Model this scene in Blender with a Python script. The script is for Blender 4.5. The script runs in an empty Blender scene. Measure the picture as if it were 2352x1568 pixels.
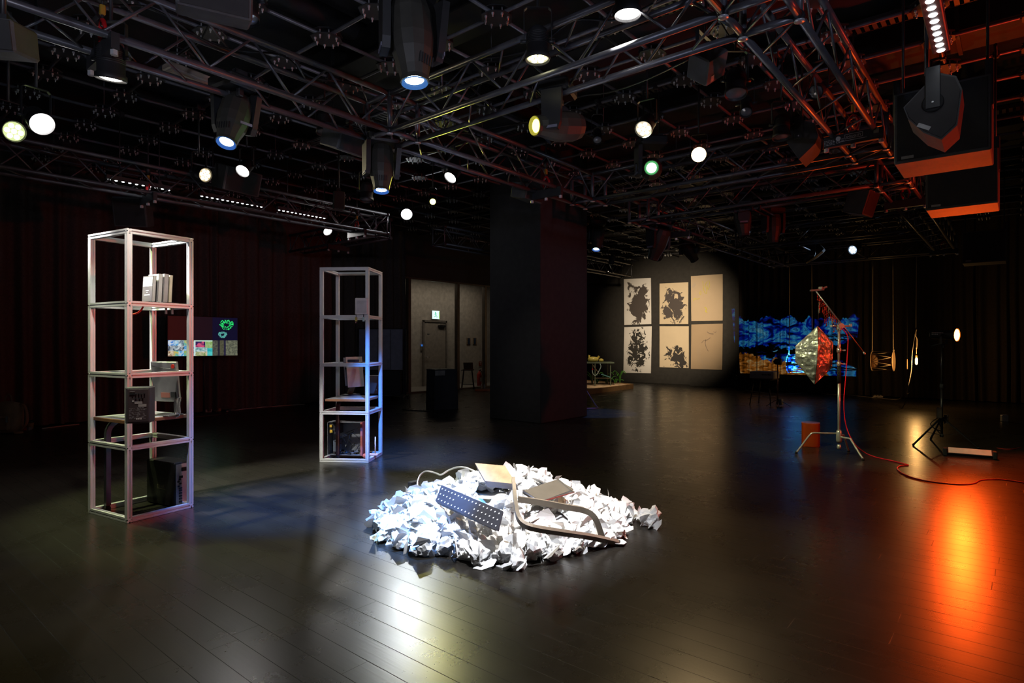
import bpy, math, random
from mathutils import Vector, Matrix, noise
random.seed(11)
PI = math.pi
sc = bpy.context.scene
C = sc.collection
V = Vector

# ---------------------------------------------------------------- frame of reference
# world x runs away to the right along the room, world y away to the left; the camera stands at the origin, 1.47 m up
EYE = V((0, 0, 1.47)); FOC = 1387.0; HZ = 788.5
FW = V((.7671, .6415, 0)); RT = V((.6415, -.7671, 0)); UP = V((0, 0, 1))
PHI = math.atan2(-.7671, .6415)
def ray(px, py): return FW + RT*((px-1176)/FOC) + UP*((HZ-py)/FOC)
def at(px, py, d): return EYE + ray(px, py)*d
def onz(px, py, z=0.0):
    r = ray(px, py); return EYE + r*((z-1.47)/r.z)
def onx(px, py, x):
    r = ray(px, py); return EYE + r*(x/r.x)
def ony(px, py, y):
    r = ray(px, py); return EYE + r*(y/r.y)
def cam(X, Y, z=0.0): return RT*X + FW*Y + UP*z

# ---------------------------------------------------------------- camera, world, exposure
cd = bpy.data.cameras.new('camera'); co = bpy.data.objects.new('camera', cd); C.objects.link(co)
cd.lens = 36*FOC/2352; cd.sensor_width = 36; cd.sensor_fit = 'HORIZONTAL'; cd.shift_y = 4.5/2352
cd.clip_start = .05; cd.clip_end = 200
co.location = EYE; co.rotation_euler = (PI/2, 0, -math.atan2(.7671, .6415))
sc.camera = co
w = bpy.data.worlds.new('dim_hall'); sc.world = w; w.use_nodes = True
w.node_tree.nodes['Background'].inputs[0].default_value = (.55, .6, .7, 1)
w.node_tree.nodes['Background'].inputs[1].default_value = .012
vs = sc.view_settings
sc.display_settings.display_device = 'sRGB'
vs.view_transform = 'Standard'; vs.look = 'None'; vs.gamma = 1; vs.use_curve_mapping = False; vs.exposure = 0.0
cy = sc.cycles
cy.max_bounces = 8; cy.diffuse_bounces = 3; cy.glossy_bounces = 4; cy.transmission_bounces = 6; cy.transparent_max_bounces = 8
cy.caustics_reflective = False; cy.caustics_refractive = False
cy.sample_clamp_indirect = 3.0; cy.sample_clamp_direct = 0
cy.use_denoising = True

# ---------------------------------------------------------------- lights
def aimrot(d):
    return V(d).to_track_quat('-Z', 'Y').to_euler()
def spot(pos, target, power, col, size, blend=.3, rad=.06, parent=None, off=None):
    l = bpy.data.lights.new('lamp_beam', 'SPOT'); l.energy = power; l.color = col
    l.spot_size = math.radians(size); l.spot_blend = blend; l.shadow_soft_size = rad
    o = bpy.data.objects.new('lamp_beam', l); C.objects.link(o)
    o.location = V(pos) - (off if off else V((0, 0, 0))); o.rotation_euler = aimrot(V(target)-V(pos))
    if parent: o.parent = parent
    return o
def point(pos, power, col, rad=.05, parent=None, off=None):
    l = bpy.data.lights.new('lamp_glow', 'POINT'); l.energy = power; l.color = col; l.shadow_soft_size = rad
    o = bpy.data.objects.new('lamp_glow', l); C.objects.link(o)
    o.location = V(pos) - (off if off else V((0, 0, 0)))
    if parent: o.parent = parent
    return o
def area(pos, target, power, col, sx, sy):
    l = bpy.data.lights.new('lamp_panel', 'AREA'); l.energy = power; l.color = col; l.shape = 'RECTANGLE'; l.size = sx; l.size_y = sy
    o = bpy.data.objects.new('lamp_panel', l); C.objects.link(o)
    o.location = pos; o.rotation_euler = aimrot(V(target)-V(pos)); return o
# daylight-coloured ceiling light in the corridor behind the glass
area((13.8, 14.6, 3.6), (13.8, 14.9, 0), 13, (1, .82, .62), 5.0, .5)
# red lamp beyond the right edge; cool fills added behind camera brighten the rig
spot((8.9, -2.7, 2.0), (4.4, 4.6, 3.9), 340, (1, .05, .018), 120, .7, .10)
spot((.2, -1.6, 2.7), (4.2, 3.6, 4.4), 150, (.66, .72, 1.0), 75, .8, .12)
spot((-1.2, 1.6, 2.7), (3.4, 5.6, 4.4), 110, (.80, .82, 1.0), 70, .8, .12)

# ---------------------------------------------------------------- materials
def mat(name, col, rough=.5, metal=0.0, var=.18, scale=9.0, bump=0.0, bscale=60, emis=None, es=0.0, spec=.5, coat=0, trans=0, ior=1.45, alpha=1):
    m = bpy.data.materials.new(name); m.use_nodes = True
    nt = m.node_tree; b = nt.nodes['Principled BSDF']
    b.inputs['Roughness'].default_value = rough; b.inputs['Metallic'].default_value = metal
    b.inputs['Specular IOR Level'].default_value = spec; b.inputs['IOR'].default_value = ior
    b.inputs['Coat Weight'].default_value = coat; b.inputs['Transmission Weight'].default_value = trans
    b.inputs['Alpha'].default_value = alpha
    tc = nt.nodes.new('ShaderNodeTexCoord')
    n = nt.nodes.new('ShaderNodeTexNoise'); n.inputs['Scale'].default_value = scale; n.inputs['Detail'].default_value = 4
    nt.links.new(tc.outputs['Object'], n.inputs['Vector'])
    mr = nt.nodes.new('ShaderNodeMapRange'); mr.inputs['From Min'].default_value = .25; mr.inputs['From Max'].default_value = .75
    mr.inputs['To Min'].default_value = 1-var; mr.inputs['To Max'].default_value = 1+var
    nt.links.new(n.outputs['Fac'], mr.inputs['Value'])
    mx = nt.nodes.new('ShaderNodeMix'); mx.data_type = 'RGBA'; mx.blend_type = 'MULTIPLY'; mx.inputs[0].default_value = 1
    mx.inputs[6].default_value = (*col, 1); nt.links.new(mr.outputs['Result'], mx.inputs[7])
    nt.links.new(mx.outputs[2], b.inputs['Base Color'])
    if bump:
        bp = nt.nodes.new('ShaderNodeBump'); bp.inputs['Strength'].default_value = bump; bp.inputs['Distance'].default_value = .01
        n2 = nt.nodes.new('ShaderNodeTexNoise'); n2.inputs['Scale'].default_value = bscale; n2.inputs['Detail'].default_value = 3
        nt.links.new(tc.outputs['Object'], n2.inputs['Vector']); nt.links.new(n2.outputs['Fac'], bp.inputs['Height'])
        nt.links.new(bp.outputs['Normal'], b.inputs['Normal'])
    if emis:
        b.inputs['Emission Color'].default_value = (*emis, 1); b.inputs['Emission Strength'].default_value = es
    return m
def glow(name, col, s):
    return mat(name, (.02, .02, .02), .35, emis=col, es=s, var=.02, spec=.3)
def picture(name, ca, cb, s, scale=14, det=4):
    """a lit picture on a screen: two colours broken up by noise"""
    m = glow(name, ca, s); nt = m.node_tree; b = nt.nodes['Principled BSDF']
    tc = nt.nodes.new('ShaderNodeTexCoord'); n = nt.nodes.new('ShaderNodeTexNoise'); n.inputs['Scale'].default_value = scale; n.inputs['Detail'].default_value = det; n.inputs['Distortion'].default_value = .8
    nt.links.new(tc.outputs['Object'], n.inputs['Vector']); r = nt.nodes.new('ShaderNodeValToRGB'); e = r.color_ramp.elements
    e[0].position = .40; e[0].color = (*ca, 1); e[1].position = .60; e[1].color = (*cb, 1)
    nt.links.new(n.outputs['Fac'], r.inputs[0]); nt.links.new(r.outputs[0], b.inputs['Emission Color']); return m
MT = {}
def M(key, *a, **k):
    if key not in MT: MT[key] = mat(key, *a, **k)
    return MT[key]
black_metal = mat('black_powder_coat', (.035, .036, .040), .42, .25, spec=.6)
truss_black = mat('black_truss_tube', (.12, .12, .135), .36, .35, spec=.7)
pipe_black = mat('black_grid_pipe', (.17, .17, .195), .38, .35, spec=.6)
plate_black = mat('black_steel_plate', (.045, .046, .05), .5, .3)
bolt_steel = mat('zinc_bolt', (.85, .86, .88), .28, .45, var=.05, spec=.9)
fixture_black = mat('black_lamp_housing', (.028, .028, .030), .5, .1)
cab_black = mat('black_textured_cabinet', (.085, .083, .083), .7, 0, bump=.15, bscale=250)
alu = mat('anodised_aluminium', (.86, .86, .87), .36, .25, var=.05, spec=.6)
chrome = mat('polished_steel', (.72, .70, .68), .18, .95, var=.06)
rubber = mat('black_rubber', (.015, .015, .016), .75)
white_label = mat('white_paper_label', (.75, .75, .74), .7, var=.05)
red_strap = mat('red_webbing', (.55, .01, .015), .6)
glass = mat('clear_glass', (.95, .97, .97), .03, 0, var=.0, trans=1, ior=1.1)

# ---------------------------------------------------------------- mesh building
class MB:
    def __init__(s): s.v = []; s.f = []; s.m = []; s.s = []
    def add(s, vs, fs, mi=0, sm=False, T=None):
        o = len(s.v)
        s.v += [tuple(T @ V(v)) if T is not None else tuple(v) for v in vs]
        for f in fs: s.f.append([i+o for i in f]); s.m.append(mi); s.s.append(sm)
        return s
    def box(s, c, d, T=None, mi=0, bev=0.0):
        x, y, z = d[0]/2, d[1]/2, d[2]/2; c = V(c)
        if bev <= 0:
            vs = [c+V((sx*x, sy*y, sz*z)) for sx in (-1, 1) for sy in (-1, 1) for sz in (-1, 1)]
            fs = [(0, 1, 3, 2), (4, 6, 7, 5), (0, 4, 5, 1), (2, 3, 7, 6), (0, 2, 6, 4), (1, 5, 7, 3)]
            return s.add(vs, fs, mi, False, T)
        b = min(bev, x*.9, y*.9, z*.9); vs = []; ix = {}
        for sx in (-1, 1):
            for sy in (-1, 1):
                for sz in (-1, 1):
                    for a in range(3):
                        e = [x, y, z]; e = [e[k]-(0 if k == a else b) for k in range(3)]
                        ix[(sx, sy, sz, a)] = len(vs); vs.append(c+V((sx*e[0], sy*e[1], sz*e[2])))
        fs = []
        q = [(-1, -1), (1, -1), (1, 1), (-1, 1)]
        for sg in (-1, 1):
            fs.append([ix[(sg, p, r, 0)] for p, r in q]); fs.append([ix[(p, sg, r, 1)] for p, r in q]); fs.append([ix[(p, r, sg, 2)] for p, r in q])
        for p, r in q:
            fs.append([ix[(-1, p, r, 1)], ix[(1, p, r, 1)], ix[(1, p, r, 2)], ix[(-1, p, r, 2)]])
            fs.append([ix[(p, -1, r, 0)], ix[(p, 1, r, 0)], ix[(p, 1, r, 2)], ix[(p, -1, r, 2)]])
            fs.append([ix[(p, r, -1, 0)], ix[(p, r, 1, 0)], ix[(p, r, 1, 1)], ix[(p, r, -1, 1)]])
        for sx in (-1, 1):
            for sy in (-1, 1):
                for sz in (-1, 1): fs.append([ix[(sx, sy, sz, a)] for a in range(3)])
        return s.add(vs, fs, mi, False, T)
    def sweep(s, pts, sect, mi=0, sm=True, T=None, up=None, caps=True):
        pts = [V(p) for p in pts]; n = len(sect); vs = []; fs = []
        pu = None
        for i, p in enumerate(pts):
            if i == 0: d = pts[1]-p
            elif i == len(pts)-1: d = p-pts[i-1]
            else: d = (pts[i+1]-p).normalized()+(p-pts[i-1]).normalized()
            if d.length < 1e-9: d = V((0, 0, 1))
            d.normalize()
            if pu is None:
                u = V(up) if up is not None else (V((0, 0, 1)) if abs(d.z) < .9 else V((1, 0, 0)))
            else: u = pu
            r = d.cross(u)
            if r.length < 1e-6: r = d.cross(V((.3, .9, .1)))
            r.normalize(); u = r.cross(d).normalized(); pu = u
            for a, b in sect: vs.append(p+r*a+u*b)
        for i in range(len(pts)-1):
            for k in range(n):
                k2 = (k+1) % n
                fs.append((i*n+k, i*n+k2, (i+1)*n+k2, (i+1)*n+k))
        s.add(vs, fs, mi, sm, T)
        if caps:
            o = len(s.v)-len(vs)
            s.f.append([o+k for k in range(n)][::-1]); s.m.append(mi); s.s.append(False)
            s.f.append([o+(len(pts)-1)*n+k for k in range(n)]); s.m.append(mi); s.s.append(False)
        return s
    def tube(s, pts, r, n=8, mi=0, T=None, caps=True):
        return s.sweep(pts, [(r*math.cos(2*PI*k/n), r*math.sin(2*PI*k/n)) for k in range(n)], mi, True, T, None, caps)
    def rod(s, p, q, r, n=10, mi=0, T=None): return s.tube([p, q], r, n, mi, T)
    def bar(s, p, q, w, h, mi=0, T=None, up=None):
        return s.sweep([p, q], [(-w/2, -h/2), (w/2, -h/2), (w/2, h/2), (-w/2, h/2)], mi, False, T, up)
    def lathe(s, prof, n=24, mi=0, T=None, sm=True, cap=True):
        vs = []; fs = []
        for r, z in prof:
            for k in range(n): a = 2*PI*k/n; vs.append((r*math.cos(a), r*math.sin(a), z))
        for i in range(len(prof)-1):
            for k in range(n):
                k2 = (k+1) % n; fs.append((i*n+k, i*n+k2, (i+1)*n+k2, (i+1)*n+k))
        s.add(vs, fs, mi, sm, T)
        if cap:
            o = len(s.v)-len(vs)
            if prof[0][0] > 1e-4: s.f.append([o+k for k in range(n)][::-1]); s.m.append(mi); s.s.append(False)
            if prof[-1][0] > 1e-4: s.f.append([o+(len(prof)-1)*n+k for k in range(n)]); s.m.append(mi); s.s.append(False)
        return s
    def prism(s, poly, z0, z1, mi=0, T=None):
        n = len(poly); vs = [(x, y, z0) for x, y in poly]+[(x, y, z1) for x, y in poly]
        fs = [tuple(range(n))[::-1], tuple(range(n, 2*n))]+[(k, (k+1) % n, n+(k+1) % n, n+k) for k in range(n)]
        return s.add(vs, fs, mi, False, T)
    def quad(s, a, b, c, d, mi=0, T=None): return s.add([a, b, c, d], [(0, 1, 2, 3)], mi, False, T)
    def mesh(s, name, mats):
        me = bpy.data.meshes.new(name); me.from_pydata(s.v, [], s.f)
        mats = mats if isinstance(mats, (list, tuple)) else [mats]
        for m in mats: me.materials.append(m)
        me.polygons.foreach_set('material_index', s.m); me.polygons.foreach_set('use_smooth', s.s)
        me.update(); return me
    def build(s, name, mats, parent=None, loc=(0, 0, 0), rz=0.0):
        o = bpy.data.objects.new(name, s.mesh(name, mats)); C.objects.link(o)
        o.location = loc; o.rotation_euler = (0, 0, rz)
        if parent: o.parent = parent
        return o
    def shift(s, off):
        s.v = [(x-off[0], y-off[1], z-off[2]) for x, y, z in s.v]; return s
def tag(o, label, cat, group=None, kind=None):
    o['label'] = label; o['category'] = cat
    if group: o['group'] = group
    if kind: o['kind'] = kind
    return o
def thing(name, label, cat, loc=(0, 0, 0), rz=0.0, group=None):
    o = bpy.data.objects.new(name, None); C.objects.link(o); o.location = loc; o.rotation_euler = (0, 0, rz)
    o.empty_display_size = .05
    return tag(o, label, cat, group)
def struct(name, mb, m, label=None):
    o = mb.build(name, m); o['kind'] = 'structure'
    if label: o['label'] = label
    return o
def copytree(o, parent=None):
    c = o.copy(); C.objects.link(c)
    if parent: c.parent = parent
    for ch in list(o.children): copytree(ch, c)
    return c
def orient(pos, d, up=(0, 0, 1)):
    """matrix whose local -Z looks along d, placed at pos"""
    q = V(d).to_track_quat('-Z', 'Y'); return Matrix.Translation(V(pos)) @ q.to_matrix().to_4x4()
def text(body, size, T, m, parent, name='lettering', ext=.0006, align='LEFT'):
    cu = bpy.data.curves.new(name, 'FONT'); cu.body = body; cu.size = size; cu.extrude = ext; cu.align_x = align; cu.resolution_u = 2
    cu.materials.append(m)
    o = bpy.data.objects.new(name, cu); C.objects.link(o); o.parent = parent; o.matrix_local = T
    return o
def axes(o, x, y, z):
    x, y, z = V(x), V(y), V(z)
    return Matrix(((x.x, y.x, z.x, o[0]), (x.y, y.y, z.y, o[1]), (x.z, y.z, z.z, o[2]), (0, 0, 0, 1)))
def smoothpath(pts, n=6):
    pts = [V(p) for p in pts]; out = []
    for i in range(len(pts)-1):
        p0 = pts[max(i-1, 0)]; p1 = pts[i]; p2 = pts[i+1]; p3 = pts[min(i+2, len(pts)-1)]
        for k in range(n):
            t = k/n
            out.append(.5*((2*p1)+(p2-p0)*t+(2*p0-5*p1+4*p2-p3)*t*t+(3*p1-p0-3*p2+p3)*t**3))
    out.append(pts[-1]); return out

# ================================================================ SETTING
# floor: black-stained boards running away to the left, 144.5 mm wide
def floor_material():
    m = bpy.data.materials.new('black_stage_boards'); m.use_nodes = True; nt = m.node_tree; N = nt.nodes; L = nt.links
    b = N['Principled BSDF']; tc = N.new('ShaderNodeTexCoord'); sp = N.new('ShaderNodeSeparateXYZ'); L.new(tc.outputs['Object'], sp.inputs[0])
    def math_(op, a, bb=None):
        n = N.new('ShaderNodeMath'); n.operation = op
        for i, x in enumerate((a, bb)):
            if x is None: continue
            if isinstance(x, (int, float)): n.inputs[i].default_value = x
            else: L.new(x, n.inputs[i])
        return n.outputs[0]
    u = math_('DIVIDE', math_('SUBTRACT', sp.outputs['X'], .127), .1445)
    fr = math_('FRACT', u); idx = math_('FLOOR', u)
    d = math_('ABSOLUTE', math_('SUBTRACT', fr, .5))           # .5 at a seam
    seam = math_('GREATER_THAN', d, .487)
    wn = N.new('ShaderNodeTexWhiteNoise'); wn.noise_dimensions = '1D'; L.new(idx, wn.inputs['W'])
    # cross joints, staggered per board
    yy = math_('ADD', math_('DIVIDE', sp.outputs['Y'], 2.4), math_('MULTIPLY', wn.outputs['Value'], 7.3))
    jf = math_('ABSOLUTE', math_('SUBTRACT', math_('FRACT', yy), .5)); joint = math_('GREATER_THAN', jf, .4992)
    line = math_('MAXIMUM', seam, math_('MULTIPLY', joint, .6))
    mp = N.new('ShaderNodeMapping'); mp.inputs['Scale'].default_value = (60, 2.2, 1); L.new(tc.outputs['Object'], mp.inputs[0])
    gr = N.new('ShaderNodeTexNoise'); gr.inputs['Scale'].default_value = 1; gr.inputs['Detail'].default_value = 5; L.new(mp.outputs[0], gr.inputs['Vector'])
    dirt = N.new('ShaderNodeTexNoise'); dirt.inputs['Scale'].default_value = 2.3; dirt.inputs['Detail'].default_value = 8; dirt.inputs['Roughness'].default_value = .7
    L.new(tc.outputs['Object'], dirt.inputs['Vector'])
    # fine scuffs: stretched noise in a turned frame, thresholded
    def scuffs(rot, sc_, th):
        mm = N.new('ShaderNodeMapping'); mm.inputs['Rotation'].default_value = (0, 0, rot); mm.inputs['Scale'].default_value = (sc_*14, sc_, 1)
        L.new(tc.outputs['Object'], mm.inputs[0]); n = N.new('ShaderNodeTexNoise'); n.inputs['Scale'].default_value = 1.0; n.inputs['Detail'].default_value = 3; n.inputs['Distortion'].default_value = .6
        L.new(mm.outputs[0], n.inputs['Vector']); r = N.new('ShaderNodeMapRange'); r.inputs['From Min'].default_value = th; r.inputs['From Max'].default_value = th+.06
        L.new(n.outputs['Fac'], r.inputs['Value']); return r.outputs['Result']
    sc1 = math_('ADD', scuffs(.5, 2.2, .74), math_('ADD', scuffs(1.9, 1.7, .745), scuffs(-.7, 3.1, .745)))
    v = math_('ADD', math_('MULTIPLY', wn.outputs['Value'], .30), math_('ADD', math_('MULTIPLY', dirt.outputs['Fac'], .9), math_('MULTIPLY', gr.outputs['Fac'], .5)))
    base = N.new('ShaderNodeMix'); base.data_type = 'RGBA'; L.new(math_('MULTIPLY', v, .65), base.inputs[0])
    base.inputs[6].default_value = (.0085, .0078, .0070, 1); base.inputs[7].default_value = (.034, .030, .025, 1)
    sc_m = N.new('ShaderNodeMix'); sc_m.data_type = 'RGBA'; L.new(math_('MULTIPLY', sc1, .25), sc_m.inputs[0]); L.new(base.outputs[2], sc_m.inputs[6]); sc_m.inputs[7].default_value = (.11, .105, .095, 1)
    cm = N.new('ShaderNodeMix'); cm.data_type = 'RGBA'; L.new(line, cm.inputs[0]); L.new(sc_m.outputs[2], cm.inputs[6]); cm.inputs[7].default_value = (.002, .002, .002, 1)
    L.new(cm.outputs[2], b.inputs['Base Color'])
    rr = math_('ADD', .235, math_('ADD', math_('MULTIPLY', dirt.outputs['Fac'], .09), math_('MULTIPLY', line, .4)))
    L.new(rr, b.inputs['Roughness']); b.inputs['Specular IOR Level'].default_value = .26
    hb = math_('ADD', math_('MULTIPLY', math_('SUBTRACT', 1.0, line), .35), math_('MULTIPLY', gr.outputs['Fac'], .28))
    bp = N.new('ShaderNodeBump'); bp.inputs['Strength'].default_value = .22; bp.inputs['Distance'].default_value = .004
    L.new(hb, bp.inputs['Height']); L.new(bp.outputs['Normal'], b.inputs['Normal'])
    return m
fl = MB().box((9, 5.5, -.1), (30, 18, .2))
struct('floor', fl, floor_material(), 'black-stained glossy plank floor of the hall')
dark_wall = mat('matt_black_wall', (.034, .032, .030), .85, bump=.05)
dark_ceiling = mat('dark_grey_slab', (.045, .043, .044), .85, bump=.1, bscale=8)
struct('ceiling', MB().box((9, 5.5, 5.55), (30, 18, .3)), dark_ceiling, 'dark concrete ceiling slab above the pipe grid')
wl = MB()
wl.box((3.5, 13.75, 2.7), (15, .3, 5.4)); wl.box((13.6, 13.75, 4.405), (5.2, .3, 1.99)); wl.box((19, 13.75, 2.7), (5.6, .3, 5.4))
struct('wall_left', wl, dark_wall, 'black wall beside and above the corridor glazing')
struct('wall_back', MB().box((20.75, 11.2, 2.7), (.3, 4.9, 5.4)), dark_wall, 'black end wall carrying the two left columns of drawings')
struct('wall_right', MB().box((20.4, 2.1, 2.7), (.6, 13.26, 5.4)), dark_wall, 'black end wall, nearer section with two tan drawings')
# the square column
cl = MB(); p = onz(1242, 973); x0, y0 = p.x, p.y
cl.box((x0+.78, y0+.63, 2.7), (1.56, 1.26, 5.4), bev=.012)
struct('wall_column', cl, mat('black_column_paint', (.036, .034, .033), .8, bump=.08, bscale=30), 'broad black square column in the middle of the hall')
# corridor behind the glass
cw = mat('corridor_plaster', (.62, .58, .53), .8, bump=.03)
struct('wall_corridor', MB().box((14, 15.75, 2.0), (9, .3, 4.0)), cw, 'pale corridor wall seen through the glazing')
struct('floor_corridor', MB().box((14, 14.75, -.055), (9, 1.7, .12)), mat('corridor_vinyl', (.33, .31, .29), .4), 'pale grey corridor floor behind the glazing')
struct('ceiling_corridor', MB().box((14, 14.75, 3.95), (9, 1.7, .1)), cw, 'corridor ceiling behind the glazing')
# glazing
fr_m = mat('bronze_frame', (.10, .085, .07), .4, .5)
gx0, gx1 = 11.0, 16.2
g = bpy.data.objects.new('window_1', None); C.objects.link(g); g['kind'] = 'structure'; g['label'] = 'tall corridor glazing with bronze mullions'
for k, x in enumerate((gx0+.03, ony(941, 800, 13.6).x, ony(1053, 800, 13.6).x, 14.9, gx1-.03)):
    MB().box((x, 13.66, 1.7), (.10 if 0 < k < 4 else .05, .13, 3.4)).build('window_mullion', fr_m, g)
MB().box(((gx0+gx1)/2, 13.66, 3.385), (gx1-gx0, .12, .05)).build('window_head', fr_m, g)
MB().box(((gx0+gx1)/2, 13.66, .02), (gx1-gx0, .12, .05)).build('window_sill', fr_m, g)
xs = [gx0+.05, ony(941, 800, 13.6).x, ony(1053, 800, 13.6).x, 14.9, gx1-.05]
for k in range(4):
    MB().box(((xs[k]+xs[k+1])/2, 13.66, 1.7), (xs[k+1]-xs[k]-.1, .012, 3.32)).build('window_pane', glass, g)
# corridor door
d0 = ony(972, 887, 15.6).x; d1 = ony(1021, 887, 15.6).x
dr = bpy.data.objects.new('door_1', None); C.objects.link(dr); dr['kind'] = 'structure'; dr['label'] = 'pale corridor door under the exit sign'
MB().box(((d0+d1)/2, 15.58, 1.1), (d1-d0, .05, 2.2), bev=.004).build('door_leaf', mat('door_paint', (.44, .40, .36), .5), dr)
fm = MB(); fm.box((d0-.03, 15.57, 1.13), (.06, .08, 2.26)); fm.box((d1+.03, 15.57, 1.13), (.06, .08, 2.26)); fm.box(((d0+d1)/2, 15.57, 2.24), (d1-d0+.12, .08, .07))
fm.build('door_frame', mat('door_frame_paint', (.25, .23, .21), .5), dr)
MB().box((d1-.20, 15.52, 2.08), (.34, .07, .07), bev=.008).bar((d1-.05, 15.50, 2.13), (d1-.35, 15.46, 2.13), .02, .012).build('door_closer', black_metal, dr)
MB().rod((d0+.08, 15.5, 1.0), (d0+.20, 15.5, 1.0), .011).rod((d0+.08, 15.5, 1.0), (d0+.08, 15.56, 1.0), .014).build('door_handle', chrome, dr)
ib = MB(); pm = ony(984, 767, 15.5)
for k in range(4): ib.box((pm.x+.0+.028*k, 15.552, pm.z), (.018, .004, .022))
ib.build('door_lettering', mat('door_lettering_ink', (.02, .02, .05), .6), dr)
# ================================================================ CURTAINS
velvet = mat('black_velvet', (.10, .075, .066), .85, 0, var=.25, scale=30, spec=.2)
def curtain(name, label, p0, p1, ztop, zbot, fold, amp, seed, mat_=velvet):
    """gathered cloth from p0 to p1 on the floor plan; folds lean and wander so no two are alike"""
    rnd = random.Random(seed); p0 = V(p0); p1 = V(p1); L = (p1-p0).length; d = (p1-p0)/L; nrm = V((-d.y, d.x, 0))
    pos = [0.0]
    while pos[-1] < L: pos.append(pos[-1]+fold*rnd.uniform(.6, 1.5))
    amps = [amp*rnd.uniform(.45, 1.25) for _ in pos]; cols = []
    for i in range(len(pos)-1):
        for k in range(8): cols.append((pos[i]+(pos[i+1]-pos[i])*k/8, i, k/8))
    rows = 16; mb = MB(); vs = []; fs = []
    for r in range(rows+1):
        t = r/rows; z = ztop+(zbot-ztop)*t
        for s, i, ph in cols:
            a = amps[i]*(1-ph)+amps[min(i+1, len(amps)-1)]*ph
            a *= .55+.6*t
            wob = .05*noise.noise(V((s*.9, t*2.2, seed)))*(.3+t)
            dd = a*math.cos(2*PI*ph)+wob+.03*noise.noise(V((s*3, t*5, seed+4)))*t
            vs.append(p0+d*(min(s, L)+.06*t*noise.noise(V((s*1.3, t*1.5, seed+9))))+nrm*dd+V((0, 0, z+.012*noise.noise(V((s*2, 0, seed))))))
    n = len(cols)
    for r in range(rows):
        for k in range(n-1): fs.append((r*n+k, r*n+k+1, (r+1)*n+k+1, (r+1)*n+k))
    mb.add(vs, fs, 0, True)
    o = mb.build(name, mat_); tag(o, label, 'curtain'); return o
curtain('stage_curtain', 'long black gathered curtain hanging along the left wall behind the television', (-1.0, 13.28, 0), (11.15, 13.28, 0), 4.95, .02, .26, .085, 3)
curtain('stage_curtain', 'black gathered curtain across the far right end wall behind the hanging drums', (19.25, -4.5, 0), (19.25, 6.75, 0), 4.95, .02, .22, .075, 8, mat('black_velvet_back', (.048, .038, .033), .85, 0, var=.25, scale=30, spec=.2))
curtain('stage_curtain', 'narrow black curtain strip in the far corner left of the white ink drawings', (16.6, 13.45, 0), (20.3, 13.45, 0), 4.95, .02, .24, .07, 5)

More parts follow.
